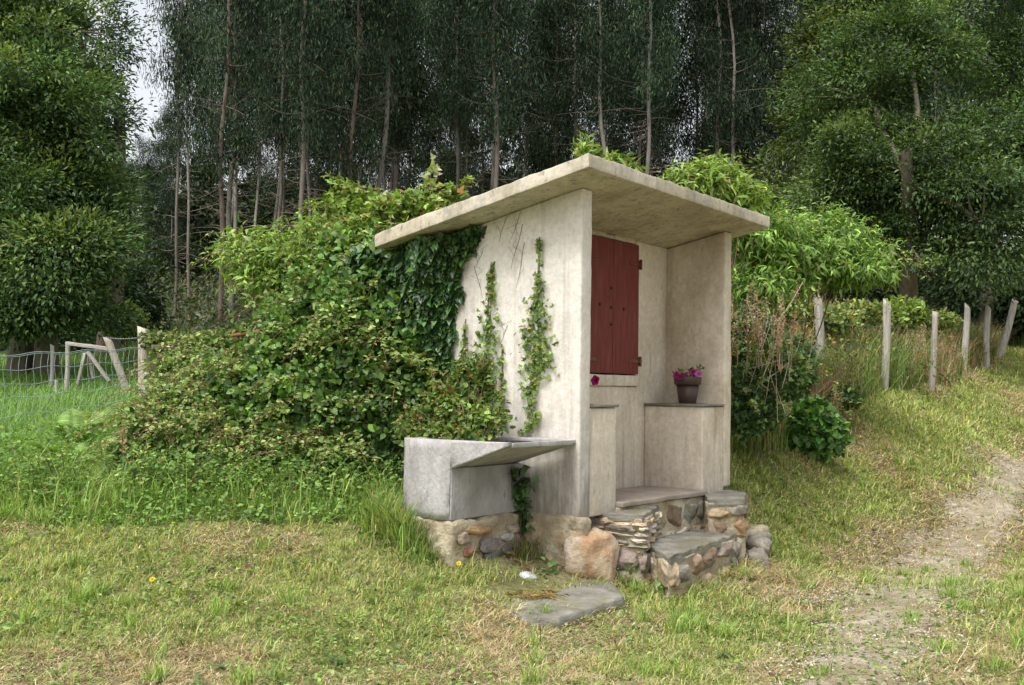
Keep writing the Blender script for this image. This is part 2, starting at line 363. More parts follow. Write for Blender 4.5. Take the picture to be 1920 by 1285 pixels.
def lanef(x, y):
    """0 on the lane's middle line, 1 at its edge, 9 well away from it."""
    x = np.asarray(x, float); y = np.asarray(y, float); c = (U2 + L2) / 2; r = np.linalg.norm(U2 - L2, axis=1) / 2; best = np.full(x.shape, 9e9); f = np.full(x.shape, 9.)
    for k in range(0, 70, 2):
        ax_ = (U2[k] - L2[k]) / (2 * r[k] + 1e-9); dx, dy = x - c[k, 0], y - c[k, 1]; lat = np.abs(dx * ax_[0] + dy * ax_[1]); lon = np.abs(-dx * ax_[1] + dy * ax_[0]); m_ = lon < best
        best = np.where(m_, lon, best); f = np.where(m_, np.where(lon < .35, lat / r[k], 9.), f)
    return f + .35 * (fnoise(x * 1.7, y * 1.7, 73) - .5)
def inlane(x, y, grow=0.0): return lanef(x, y) < 1 + grow
def lanekeep(x, y):                                          # how likely grass grows there
    f = lanef(x, y); base = np.clip(.08 + (11.0 - y) * .20, .06, .86); pt = np.clip((fnoise(x * 2.6, y * 2.6, 71) - .42) * 3.5, -.3, .6)
    return np.where(f < 1.05, np.clip(base + pt * .7 + np.clip(f, 0, 1) ** 2.5 * .75, .03, 1), 1.0)

# ------------------------------------------------------------------ the little shelter
def rbox(lo, hi, r=.012, step=.06, amp=.003, fr=7, seed=0, warp=None, c=(.5, .5, .5), g=None):
    lo, hi = np.asarray(lo, float), np.asarray(hi, float)
    def ax(k):
        a, b = lo[k], hi[k]; rr = min(r, (b - a) * .45); n = max(1, int((b - a - 2 * rr) / step))
        return np.unique(np.concatenate([[a, a + rr * .4, a + rr], np.linspace(a + rr, b - rr, n + 1), [b - rr, b - rr * .4, b]]).round(6))
    A = [ax(k) for k in range(3)]; bm = bmesh.new(); cache = {}
    def vt(p):
        key = tuple(np.round(p, 6))
        if key not in cache:
            q = np.array(p); rr = np.minimum(r, (hi - lo) * .45); inn = np.clip(q, lo + rr, hi - rr); d = q - inn
            l = np.abs(d / rr).max() if (np.abs(d) > 1e-9).any() else 0
            if l > 0: e = d / rr; e = e / np.linalg.norm(e) * l; q = inn + e * rr
            if amp: q = q + amp * np.array(mnoise.noise_vector(Vector(q * fr + seed * 7.3))) + amp * .5 * np.array(mnoise.noise_vector(Vector(q * fr * 3.1 + seed * 3.3)))
            if warp: q = np.array(warp(q))
            cache[key] = bm.verts.new(q)
        return cache[key]
    for k in range(3):
        i, j = (k + 1) % 3, (k + 2) % 3
        for side, val in ((0, lo[k]), (1, hi[k])):
            for a in range(len(A[i]) - 1):
                for b in range(len(A[j]) - 1):
                    cs = []
                    for da, db in ((0, 0), (1, 0), (1, 1), (0, 1)):
                        q = [0, 0, 0]; q[k] = val; q[i] = A[i][a + da]; q[j] = A[j][b + db]; cs.append(vt(q))
                    if side == 0: cs.reverse()
                    try: bm.faces.new(cs)
                    except ValueError: pass
    bm.verts.index_update()
    vv = np.array([x.co for x in bm.verts]); f4 = np.array([[x.index for x in f.verts] for f in bm.faces if len(f.verts) == 4]); bm.free()
    g = g or Geo(); g.add(vv, None, f4, c); return g
RZ, SLO, SLF = 2.1053, .1993, -.0124
def rooz(u, v): return RZ + SLF * u - SLO * v
W_, TH, DP, HB = 2.2145, .125, .5317, .6586
hut = thing('wayside_shelter', ROOT, 'small cream rendered roadside shelter with sloping concrete roof and red shutter', 'shelter', None, YAW)
def wallwarp(q): return (q[0], q[1], q[2] if q[2] < 1.2 else 1.2 + (q[2] - 1.2) * (rooz(q[0], q[1]) - .004 - 1.2) / 1.2)
rbox((0, 0, -.62), (TH, 1.5, 2.4), .014, .07, .005, 4, 1, wallwarp).build('side_wall', M_WALL, hut, True)['label'] = 'pale stained wall with creepers on it'
rbox((W_ - TH, 0, 0), (W_, 1.5, 2.4), .014, .07, .005, 4, 2, wallwarp).build('side_wall', M_WARM, hut, True)
# back wall of the recess: four pieces round the window
bk = Geo(); WL, WR, WB, WT = .80, 1.579, .897, 1.936
for lo, hi, sd in (((TH + .002, DP, -.1), (WL, DP + .14, 2.4), 3), ((WR + .004, DP, -.1), (W_ - TH - .002, DP + .14, 2.4), 4), ((WL + .002, DP, -.1), (WR + .002, DP + .14, WB - .1), 5)):
    rbox(lo, hi, .006, .08, .002, 5, sd, wallwarp, g=bk)
rbox((WL + .002, DP, WT + .012), (WR + .002, DP + .14, WT + .30), .006, .08, .002, 5, 6, lambda q: (q[0], q[1], q[2] if q[2] < WT + .05 else WT + .05 + (q[2] - WT - .05) / .25 * (rooz(q[0], q[1]) - .004 - WT - .05)), g=bk)
rbox((TH + .002, 1.36, -.1), (W_ - TH - .002, 1.5, 2.4), .006, .1, .002, 5, 7, wallwarp, g=bk)
bk.build('back_wall', M_WARM, hut, True)
# benches either side of the doorway, slate on top
for lo, hi, sd in (((TH + .003, .004, -.075), (.459, DP - .003, HB - .012), 11), ((W_ - .493, .004, -.045), (W_ - TH - .003, DP - .003, HB - .012), 12)):
    b_ = rbox(lo, hi, .012, .06, .004, 6, sd).build('bench', M_WARM, hut, True)
    rbox((lo[0] - (.0 if sd == 11 else .018), lo[1] - .012, HB - .010), (hi[0] + (.016 if sd == 11 else 0), hi[1] - .004, HB + .008), .004, .06, .004, 9, sd).build('bench_top', M_SLATE, b_, True)
rbox((.462, -.05, -.035), (W_ - .497, DP - .004, .0), .006, .07, .004, 5, 14).build('floor_slab', M_SLATEB, hut, True)
# roof: one sloping slab with a ragged upper arris
def roofwarp(q):
    u, v, w = q
    if w > .045: w += .008 * mnoise.noise(Vector((u * 5, v * 5, 3))) + .004 * mnoise.noise(Vector((u * 17.3, v * 17.3, 5))) + .005 * max(0, mnoise.noise(Vector((u * 11.7, v * 11.7, 9)))) - .010 * max(0, mnoise.noise(Vector((u * 8.1, v * 8.1, 2))) - .25)
    w *= 1 + .12 * max(0, v) / 1.6
    return (u, v + .01 * mnoise.noise(Vector((u * 4, 1, w * 4))), rooz(u, v) + w)
rbox((-.298, -.2466, 0), (W_ + .189, 1.62, .088), .005, .022, .0022, 9, 20, roofwarp).build('roof', M_ROOF, hut, True)
# window: sill and two plank leaves painted dark red
M_RED = roughmat('dull_red_paint', [(.25, (.120, .028, .025)), (.5, (.170, .041, .036)), (.8, (.24, .085, .072))], 7, False, .75, .35, 26, (6, 6, .5), 8, .22, .004, (24, .66, .72, (.10, .05, .045), (3, 3, .4)))
rbox((WL - .02, DP - .022, WB - .098), (WR + .018, DP + .1, WB - .010), .012, .05, .004, 8, 21).build('window_sill', M_WARM, hut, True)
SE = 1.19
for a, b, seed in ((WL + .003, SE - .002, 1), (SE + .002, WR - .002, 2)):
    lf = rbox((a, DP - .030, WB), (b, DP + .012, WT), .004, .12, .0012, 5, 30 + seed).build('shutter', M_RED, hut, True)
    hx = WR if seed == 2 else WL
    for hz_ in (1.0, 1.78):
        sg = -1 if seed == 2 else 1
        hg = Geo()
        x0, x1 = sorted((hx - sg * .0, hx + sg * .15)); rbox((x0, DP - .037, hz_ - .014), (x1, DP - .0305, hz_ + .014), .003, .05, .001, 9, 41, g=hg)
        tube(hg, [(hx - sg * .008, DP - .040, hz_ - .04), (hx - sg * .008, DP - .040, hz_ + .04)], .013, k=8)
        rbox((min(hx - sg * .012, hx - sg * .045), DP - .03, hz_ - .03), (max(hx - sg * .012, hx - sg * .045), DP - .0015, hz_ + .03), .003, .05, 0, 9, 41, g=hg)
        hg.build('hinge', M_METAL if hz_ < 1.2 else M_RED, lf, True)
    bolts = [(SE - .03, 1.555), (SE - .03, 1.405), (SE - .03, 1.275), (1.0, 1.42)] if seed == 1 else [(1.345, 1.405)]
    for bx, bz in bolts:
        bg_ = Geo(); th = np.arange(10) * 2 * math.pi / 10
        ring = lambda r_, y_: np.stack([bx + r_ * np.cos(th), np.full(10, y_), bz + r_ * np.sin(th)], -1)
        vv = np.concatenate([ring(.013, DP - .0285), ring(.013, DP - .035), ring(.007, DP - .0385)])
        k = np.arange(10); k2 = (k + 1) % 10
        bg_.add(vv, [(20, 20 + q, 21 + q) for q in range(1, 9)], np.concatenate([np.stack([k, k2, 10 + k2, 10 + k], -1), np.stack([10 + k, 10 + k2, 20 + k2, 20 + k], -1)]))
        bg_.build('bolt_head', roughmat('dark_iron', [(.3, (.02, .016, .015)), (.7, (.05, .035, .03))], 20, False, .7, .2, 60) if 'dark_iron' not in bpy.data.materials else bpy.data.materials['dark_iron'], lf, True)

# ---- masonry: mortar body with irregular stones let into it
def stone(g, c, s, col, seed=0, rz=0., pw=2.6, amp=.12, tilt=0.):
    bm = bmesh.new(); bmesh.ops.create_icosphere(bm, subdivisions=4, radius=1)
    v = np.array([x.co for x in bm.verts]); f = np.array([[x.index for x in q.verts] for q in bm.faces]); bm.free()
    v = v / (np.abs(v) ** pw).sum(1, keepdims=True) ** (1 / pw)
    d = np.array([mnoise.noise(Vector(q * 1.3 + seed * 5.7)) + .5 * mnoise.noise(Vector(q * 3.1 + seed * 2.1)) + .35 * mnoise.noise(Vector(q * 8 + seed)) + .2 * mnoise.noise(Vector(q * 18 + seed)) for q in v])
    rg = np.random.default_rng(int(seed) * 13 + 5)
    for q in range(9):
        pn = unit(rg.normal(size=3)); pd = rg.uniform(.72, 1.0); ex = np.clip(v @ pn - pd, 0, None); v = v - ex[:, None] * pn * .9
    v = v * (1 + amp * d[:, None]) * np.asarray(s)[None]
    ct, st = math.cos(tilt), math.sin(tilt); v = np.stack([v[:, 0] * ct - v[:, 2] * st, v[:, 1], v[:, 0] * st + v[:, 2] * ct], -1)
    cz, sz = math.cos(rz), math.sin(rz); v = np.stack([v[:, 0] * cz - v[:, 1] * sz, v[:, 0] * sz + v[:, 1] * cz, v[:, 2]], -1)
    jit = 1 + .22 * d
    g.add(v + np.asarray(c), f, None, np.asarray(col)[None] * jit[:, None])
GREY, ORN, TAN, PALE, BRN, PURP = (.25, .235, .20), (.36, .235, .135), (.40, .32, .22), (.52, .48, .41), (.23, .17, .12), (.26, .215, .195)
def atz(px, py, z): d = ray(px, py); t = (z - CAMZ) / d[2]; return arr(0, 0, CAMZ) + d * t
def lz(px, py, w): q = atz(px, py, ROOT[2] + w); return w2loc(q[0], q[1])
def prism(g, poly, z0, z1, amp=.02, fr=6, seed=0, step=.045, inset=0., c=(.5, .5, .5), rnd_=.012, topamp=.006):
    """A block with an irregular outline: poly (u, v) counter-clockwise, from z0 up to z1, slightly rounded on top."""
    poly = np.array(poly, float); K = []
    for q in range(len(poly)):
        a_, b_ = poly[q], poly[(q + 1) % len(poly)]; m_ = max(2, int(np.linalg.norm(b_ - a_) / step)); K += [a_ + (b_ - a_) * t for t in np.arange(m_) / m_]
    ring = np.array(K); cen = ring.mean(0); ring = cen + (ring - cen) * (1 - inset); k = len(ring); rows = []
    nz = max(2, int((z1 - z0) / step)); zs = list(np.linspace(z0, z1 - rnd_, nz)) + [z1 - rnd_ * .4, z1]
    for z in zs:
        pull = 0 if z <= z1 - rnd_ else (rnd_ * .3 if z < z1 else rnd_)
        d = ring - cen; r_ = ring - d / (np.linalg.norm(d, axis=1, keepdims=True)) * pull; rows.append(np.concatenate([r_, np.full((k, 1), z)], 1))
    for f in np.linspace(.9, 0, 10): rows.append(np.concatenate([cen + (ring - cen) * f, np.full((k, 1), z1)], 1))
    v = np.concatenate(rows); ns = len(zs)
    d = np.array([np.array(mnoise.noise_vector(Vector(q * fr + seed * 3.7))) + .6 * np.array(mnoise.noise_vector(Vector(q * fr * 2.7 + seed))) + .35 * np.array(mnoise.noise_vector(Vector(q * fr * 6.5 + seed))) for q in v])
    am = np.full((len(v), 3), amp); am[(ns - 1) * k:, 2] = topamp; am[ns * k:, :2] = 0; v = v + d * am
    i = np.arange(len(rows) - 1)[:, None] * k; j = np.arange(k)[None]; j2 = (j + 1) % k
    g.add(v, None, np.stack([i + j, i + j2, i + k + j2, i + k + j], -1).reshape(-1, 4), c); return g
pl = Geo()
PEDL = [(.005, .30), (.0, .01), lz(1087, 961, -.075), lz(1140, 967, -.075), lz(1207, 971, -.075), lz(1236, 952, -.075), (.62, -.03), (.62, .30)]
STEP = [lz(1219, 1024, -.285), lz(1253, 1045, -.285), lz(1310, 1026, -.285), lz(1376, 1003, -.285), lz(1386, 994, -.285), (1.80, -.06), (.55, -.02)]
PEDR = [lz(1327, 935, -.03), lz(1396, 934, -.03), lz(1397, 924, -.03), (2.26, .05), (2.26, .4), (1.70, .4), (1.70, -.03)]
prism(pl, PEDL, -.75, -.085, .022, 5, 1, inset=.0); prism(pl, STEP, -.75, -.315, .024, 5, 2, inset=.0); prism(pl, PEDR, -.75, -.06, .018, 5, 3, inset=.0)
rbox((-.028, -.02, -.75), (.12, .50, -.07), .03, .03, .018, 5, 55, None, (.5, .5, .5), pl)
rbox((.45, -.035, -.70), (1.85, .5, -.036), .02, .05, .010, 6, 51, None, (.5, .5, .5), pl)
rbox((1.70, -.30, -.75), (2.32, .5, -.30), .06, .05, .03, 5, 52, None, (.5, .5, .5), pl)
mort = pl.build('stone_plinth', M_MORTAR, hut, True)
sg_ = Geo(); k_ = 0
def course(a_, b_, z0, z1, cols, wts, hs=(.04, .10), ws=(.08, .20), out=-.012, th=.045):
    """Courses of roughly squared stones set in the face that runs from a_ to b_ (outside on the right hand)."""
    global k_
    a_, b_ = np.array(a_, float), np.array(b_, float); L_ = np.linalg.norm(b_ - a_); t = (b_ - a_) / L_; nrm = arr(t[1], -t[0]); z = z1
    while z > z0 + .02:
        h = min(R.uniform(*hs), z - z0); x = R.uniform(-.03, .02)
        while x < L_ - .01:
            w_ = min(R.uniform(*ws), L_ - x + .04); hh = h * R.uniform(.72, 1.02); k_ += 1; cl = np.array(cols)[R.choice(len(cols), p=np.array(wts) / sum(wts))] * R.uniform(.8, 1.2)
            q = a_ + t * (x + w_ / 2) + nrm * out; stone(sg_, (q[0], q[1], z - h / 2 + R.normal() * .006), (w_ * .50, th, hh * .48), cl, k_, math.atan2(t[1], t[0]) + R.normal() * .06, R.uniform(3.0, 5.0), .15, R.normal() * .07); x += w_ * R.uniform(.96, 1.06)
        z -= h
def inset(P_, f): P_ = np.array(P_, float); c = P_.mean(0); return c + (P_ - c) * f
q = inset(PEDL, .97)
for i in (1, 2, 3, 4, 5): course(q[i], q[i + 1], -.30, -.10, [PALE, TAN, GREY, ORN], [5, 3, 2, .6], (.028, .05), (.12, .26))
for i in (1, 2, 3, 4, 5): course(q[i], q[i + 1], -.66, -.30, [PURP, TAN, GREY, ORN, PALE], [2, 2, 3, 2, 1], (.11, .20), (.14, .30), -.014, .06)
course((.50, -.035), (1.78, -.035), -.32, -.055, [TAN, PALE, GREY, (.30, .31, .27), BRN], [4, 3, 2, 2, 1], (.11, .22), (.13, .32), -.014, .03)
q = inset(PEDR, .97)
for i in (0, 1, 2): course(q[i], q[i + 1], -.34, -.075, [BRN, ORN, GREY, TAN, PURP], [2, 2, 3, 2, 2], (.07, .15), (.12, .28), -.012)
q = inset(STEP, .95)
for i in (0, 1, 2, 3, 4): course(q[i], q[i + 1], -.68, -.325, [GREY, TAN, BRN, PURP, PALE], [4, 3, 2, 2, 1.4], (.11, .20), (.18, .42), -.016, .06)
for u, v, w in ((1.95, -.36, -.45), (2.12, -.28, -.44), (2.28, -.14, -.45), (2.02, -.34, -.60), (2.25, -.24, -.60), (1.80, -.42, -.52)): k_ += 1; stone(sg_, (u, v, w), (.13, .10, .10), GREY, k_, .3, 3, .2)
course((-.02, .46), (-.02, .0), -.70, -.12, [TAN, PALE, BRN, PURP, ORN], [4, 2.5, 3, 2, .6], (.08, .18), (.12, .30), -.006, .03)
sg_.build('plinth_stones', M_STONE, mort, False)
bg2 = Geo(); q = atz(1113, 1055, .18); bu_ = w2loc(q[0], q[1]); stone(bg2, (bu_[0] + .03, bu_[1] + .05, ROOT[2] * -1 + .20), (.19, .13, .20), (.47, .31, .20), 77, -.5, 2.7, .17, -.25); bg2.build('boulder', M_BOULDER, mort, False)
g = Geo(); prism(g, PEDL, -.105, -.058, .012, 7, 4, rnd_=.006); g.build('pedestal_slab', M_SLATE, hut, True)
g = Geo(); prism(g, PEDR, -.085, -.030, .012, 7, 5, rnd_=.008); g.build('pedestal_slab', M_SLATE, hut, True)
g = Geo(); prism(g, STEP, -.345, -.283, .014, 6, 6, rnd_=.010, topamp=.010); g.build('step', M_SLATE, hut, True)

# ------------------------------------------------------------------ concrete wash trough built against the wall
tr = thing('wash_trough', loc2w(-.38, .65, -.5), 'grey concrete washing trough with sloping scrubbing board beside the pale wall', 'trough', None, YAW)
TO = arr(-.38, .65, -.5)
def tb(lo, hi, r=.008, step=.06, amp=.003, seed=0, g=None, warp=None): return rbox(np.array(lo) - TO, np.array(hi) - TO, r, step, amp, 6, seed, warp, (.5, .5, .5), g)
tk = Geo(); ZB, ZF, U0 = .4415, .26, -.764
tb((U0, .79, -.06), (-.003, .849, ZB), seed=1, g=tk)                      # rear wall
tb((U0 + .004, .448, -.058), (-.003, .51, ZF + .006), seed=2, g=tk)               # front wall of the tank
tb((U0 + .06, .505, -.06), (-.003, .795, .0), seed=3, g=tk)                    # bottom
tb((-.055, .03, ZB - .028), (-.003, .79, ZB), seed=5, g=tk)                   # rim along the wall
def endwarp(q):                                                                # the near end: full tank behind, tapering to a tip in front
    u, v, w = q + TO
    if v < .455:
        f = (.455 - v) / .435; lo_ = ZF + (ZB - .022 - ZF) * f
        w = lo_ + (w + .06) / (ZB + .06) * (ZB - lo_)
    return np.array([u, v, w]) - TO
def endbox():
    vs = np.unique(np.concatenate([np.linspace(.02, .454, 9), np.linspace(.456, .849, 8)])); ws = np.linspace(-.06, ZB, 10)
    bm = bmesh.new(); G_ = {}
    for s_, u in ((0, U0), (1, U0 + .058)):
        for a, v in enumerate(vs):
            for b, w in enumerate(ws):
                q = endwarp(arr(u, v, w) - TO); q = q + .003 * np.array(mnoise.noise_vector(Vector(q * 8)))
                G_[s_, a, b] = bm.verts.new(q)
    na, nb = len(vs), len(ws)
    for a in range(na - 1):
        for b in range(nb - 1):
            for s_ in (0, 1):
                q = [G_[s_, a, b], G_[s_, a + 1, b], G_[s_, a + 1, b + 1], G_[s_, a, b + 1]]
                bm.faces.new(q if s_ else q[::-1])
    for a in range(na - 1):
        bm.faces.new([G_[0, a, 0], G_[0, a + 1, 0], G_[1, a + 1, 0], G_[1, a, 0]]); bm.faces.new([G_[0, a, nb - 1], G_[1, a, nb - 1], G_[1, a + 1, nb - 1], G_[0, a + 1, nb - 1]])
    for b in range(nb - 1):
        bm.faces.new([G_[0, 0, b], G_[1, 0, b], G_[1, 0, b + 1], G_[0, 0, b + 1]]); bm.faces.new([G_[0, na - 1, b], G_[0, na - 1, b + 1], G_[1, na - 1, b + 1], G_[1, na - 1, b]])
    bmesh.ops.recalc_face_normals(bm, faces=bm.faces); bm.verts.index_update()
    tk.add(np.array([x.co for x in bm.verts]), None, [[x.index for x in f.verts] for f in bm.faces]); bm.free()
endbox()
tk.build('tank', M_CONC, tr, False)
def boardwarp(q):
    u, v, w = q + TO
    f = (.49 - v) / .47
    return np.array([u, v, ZF + (ZB - .034 - ZF) * f + w]) - TO
rbox(arr(U0 + .06, .012, 0) - TO, arr(-.058, .49, .032) - TO, .006, .05, .003, 6, 8, boardwarp).build('scrubbing_board', M_CONC, tr, True)
bw = Geo(); tb((U0 - .014, .425, -.66), (-.03, .85, -.056), .03, .035, .026, 9, g=bw)
bwo = bw.build('trough_base', M_MORTAR, tr, True)
bs = Geo(); TS = 0
for u, w, su, sw, cl in ((-.52, -.135, .12, .026, (.42, .26, .12)), (-.40, -.24, .085, .05, PURP), (-.36, -.345, .085, .055, (.16, .145, .13)), (-.60, -.27, .055, .03, (.28, .13, .08)), (-.15, -.16, .07, .03, TAN), (-.18, -.30, .08, .05, PURP), (-.62, -.42, .08, .05, TAN), (-.30, -.45, .09, .04, BRN), (-.45, -.46, .07, .04, GREY), (-.66, -.17, .05, .04, TAN), (-.08, -.24, .05, .04, BRN), (-.06, -.38, .06, .05, TAN), (-.22, -.21, .06, .025, PALE)):
    TS += 1; stone(bs, arr(u, .422, w) - TO, (su * 1.15, .022, sw * 1.05), np.array(cl) * (.85, .92, 1.05), 90 + TS, 0, 3, .12, -.06)
bs.build('base_stones', M_STONE, bwo, False)

# ------------------------------------------------------------------ flower pots on the benches
def lathe(g, prof, c, k=32, col=(.5, .5, .5)):
    th = np.arange(k) * 2 * math.pi / k; n = len(prof)
    v = np.array([[(r * math.cos(t), r * math.sin(t), z) for t in th] for r, z in prof]).reshape(-1, 3) + np.asarray(c)
    i = np.arange(n - 1)[:, None] * k; j = np.arange(k)[None]; j2 = (j + 1) % k
    g.add(v, None, np.stack([i + j, i + j2, i + k + j2, i + k + j], -1).reshape(-1, 4), col)
def flower(g, c, nrm, r, col):
    nrm = unit(np.asarray(nrm, float)); a = unit(np.cross(nrm, arr(.3, .2, 1))); b = np.cross(nrm, a); K = 20
    th = np.arange(K) * 2 * math.pi / K; rr = r * (1 + .10 * np.cos(5 * th))
    rim = c + rr[:, None] * (np.cos(th)[:, None] * a + np.sin(th)[:, None] * b) + nrm * r * (.22 + .06 * np.sin(5 * th))[:, None]
    mid = c + .5 * rr[:, None] * (np.cos(th)[:, None] * a + np.sin(th)[:, None] * b) + nrm * r * .1
    v = np.concatenate([rim, mid, [c - nrm * r * .25]]); k = np.arange(K); k2 = (k + 1) % K
    cc = np.concatenate([np.tile(col, (K, 1)), np.tile(np.asarray(col) * .75, (K, 1)), [np.asarray(col) * .2]])
    g.add(v, np.stack([K + k, K + k2, 0 * k + 2 * K], -1), np.stack([k, k2, K + k2, K + k], -1), cc)
def pot(u, v, label, flowers, fol, s=1.0):
    o = thing('flower_pot', loc2w(u, v, HB + .010), label, 'flower pot', 'petunia pots on the benches')
    g = Geo(); lathe(g, [(0, 0.0000), (.066, 0), (.07, 0.0047), (.094, 0.1580), (.088, 0.1580), (.083, 0.1287), (0, 0.1287)], (0, 0, 0)); g.build('pot_body', M_POT, o, True)
    g = Geo(); lathe(g, [(.0955, 0.1498), (.105, 0.1498), (.109, 0.1544), (.112, 0.2083), (.110, 0.2129), (.102, 0.2129), (.098, 0.1872), (.0955, 0.1638)], (0, 0, 0)); g.build('pot_rim', M_POT, o, True)
    g = Geo(); lathe(g, [(.0935, 0.1603), (.092, 0.1755), (.06, 0.1849), (0, 0.1872)], (0, 0, 0)); g.build('soil', M_SOIL, o, True)
    g = Geo(); st2 = Geo()
    for c, h in fol:
        top = arr(c[0], c[1], .19 + h); base = arr(c[0] * .4, c[1] * .4, .18)
        q = np.linspace(0, 1, 5)[:, None]; pts = base * (1 - q) + top * q + np.sin(q * 3.1) * arr(.01, .01, 0); tube(st2, pts, .0022, (.10, .14, .04), 5)
        n_ = 16; pp = base + (top - base) * R.uniform(.1, 1, (n_, 1)) + R.normal(size=(n_, 3)) * .012
        leaves(g, pp, rnd3(n_) + arr(0, 0, .3), rnd3(n_) + arr(0, 0, 1), R.uniform(.022, .04, n_), .6, pal(n_, [(.10, .17, .04), (.16, .22, .06), (.22, .20, .07)]), OVAL)
    g.build('foliage', M_LEAF, o); st2.build('stem', M_LEAF, o, True)
    for c, nr, r_, cl in flowers:
        g = Geo(); flower(g, arr(*c) + arr(0, 0, .028 if label.startswith('brown pot of') else 0), nr, r_, cl); g.build('flower', M_PETAL, o, True)
    return o
MAG, PNK = (.42, .02, .22), (.55, .12, .45)
Fl = lambda lx, ly: None
cv = arr(-.62, -.78, .15)
pot(W_ - .30, .24, 'brown pot of pink and magenta petunias on the farther, fully visible bench', [((-.10, -.06, .20), cv + arr(-.3, .2, .2), .030, MAG), ((-.075, -.085, .185), cv, .026, MAG), ((.03, -.07, .225), cv + arr(0, 0, .3), .026, MAG), ((.075, -.08, .21), cv + arr(.3, 0, .3), .030, PNK), ((-.03, -.09, .20), cv, .016, MAG)],
    [((-.10, .0), .05), ((-.06, -.05), .07), ((.02, -.03), .08), ((.07, .0), .09), ((.11, .03), .10), ((.0, .05), .06), ((-.05, .04), .08), ((.095, -.04), .13), ((.05, .06), .09)])
pw = ROOT; 
def plane_hit(px, py, v):                                    # where a sight line meets the plane v = const of the shelter
    d = ray(px, py); o = arr(0, 0, CAMZ) - ROOT; t = (v - o @ Vd) / (d @ Vd); q = o + t * d; return arr(q @ Fd, q @ Vd, q[2])
fq = plane_hit(1117, 714, .20)
pot(.29, .30, 'brown petunia pot almost hidden behind the near wall, one magenta flower showing', [(tuple(np.array([(fq[0] - .29), 0, 0]) @ np.array([[1, 0, 0]] * 3) if False else ((fq[0] - .29) * Fd + (.20 - .30) * Vd + arr(0, 0, fq[2] - HB - .01))), cv, .036, MAG), ((.0, -.09, .21), cv, .028, MAG)],
    [((.03, -.03), .06), ((-.05, -.02), .07), ((.0, .05), .06), ((.06, .04), .05), ((.09, .10), .03)])

# ------------------------------------------------------------------ flat slab on the ground and loose stones
sp = [(949, 1102), (940, 1125), (957, 1146), (1000, 1156), (1048, 1158), (1110, 1140), (1171, 1116), (1152, 1094), (1075, 1074), (1005, 1086)]
zt = .075
P = np.array([atz(*q, zt) for q in sp]); cen = P.mean(0)
def slab(P, thick, name, label, cat, mat, seed):
    cen = P.mean(0); K = len(P) * 8; q = np.arange(K) / 8; i0 = q.astype(int); f = (q - i0)[:, None]
    f = f * f * (3 - 2 * f) * .5 + f * .5
    ring = P[i0] * (1 - f) + P[(i0 + 1) % len(P)] * f
    ring = ring + .012 * np.array([mnoise.noise_vector(Vector(x * 9 + seed)) for x in ring]) * arr(1, 1, .3)
    rows = []
    for r_ in np.linspace(.0, 1, 14):
        rr = cen + (ring - cen) * r_; rr[:, 2] += .012 * np.array([mnoise.noise(Vector((x[0] * 5, x[1] * 5, seed))) for x in rr]) * (1 if r_ < .97 else .5) - (.006 if r_ == 1 else 0); rows.append(rr)
    a = rows[-1].copy(); a[:, 2] = cen[2] - thick * .4; a[:, :2] += (ring - cen)[:, :2] * .012; rows.append(a)
    b = a.copy(); b[:, 2] = cen[2] - thick; b[:, :2] -= (ring - cen)[:, :2] * .03; rows.append(b)
    v = np.concatenate(rows) - cen; n_ = len(rows)
    i = np.arange(n_ - 1)[:, None] * K; j = np.arange(K)[None]; j2 = (j + 1) % K
    g = Geo(); g.add(v, None, np.stack([i + j, i + j2, i + K + j2, i + K + j], -1).reshape(-1, 4))
    o = g.build(name, mat, None, True); o.location = tuple(cen); return tag(o, label, cat)
slab(P, .13, 'stone_slab', 'flat grey slate slab lying in the grass at the foot of the shelter', 'slab', M_SLATE, 3)
def loose(px, py, z, s, col, label, name='stone', rz=0):
    p_ = atz(px, py, z); g = Geo(); stone(g, (0, 0, 0), s, col, int(px), rz, 2.3, .2); o = g.build(name, M_STONE, None, True); o.location = tuple(p_); return tag(o, label, 'stone')
loose(988, 1083, .12, (.062, .045, .035), (.48, .50, .52), 'pale grey rounded stone at the back edge of the slate slab', rz=.3)
loose(958, 1096, .09, (.07, .04, .014), (.28, .27, .26), 'thin dark stone lying flat beside the pale rounded stone')
loose(530, 868, .62, (.11, .08, .10), (.32, .30, .28), 'grey stone half buried in the tall verge grass')
hay = Geo(); c_ = atz(1000, 1116, zt + .012); n_ = 420; pp = c_ + R.normal(size=(n_, 3)) * arr(.055, .045, .004); pp[:, 2] = zt + .012 + R.uniform(0, .012, n_)
az = R.uniform(0, 6.3, n_); leaves(hay, pp, np.stack([np.cos(az), np.sin(az), R.normal(size=n_) * .06], -1), np.tile(arr(0, 0, 1), (n_, 1)), R.uniform(.04, .09, n_), .05, pal(n_, [(.44, .35, .19), (.36, .28, .15)]), DIAMOND)
tag(hay.build('dry_straw', M_GRASS), 'dry straw scattered on the slate slab', 'straw', None, 'stuff')

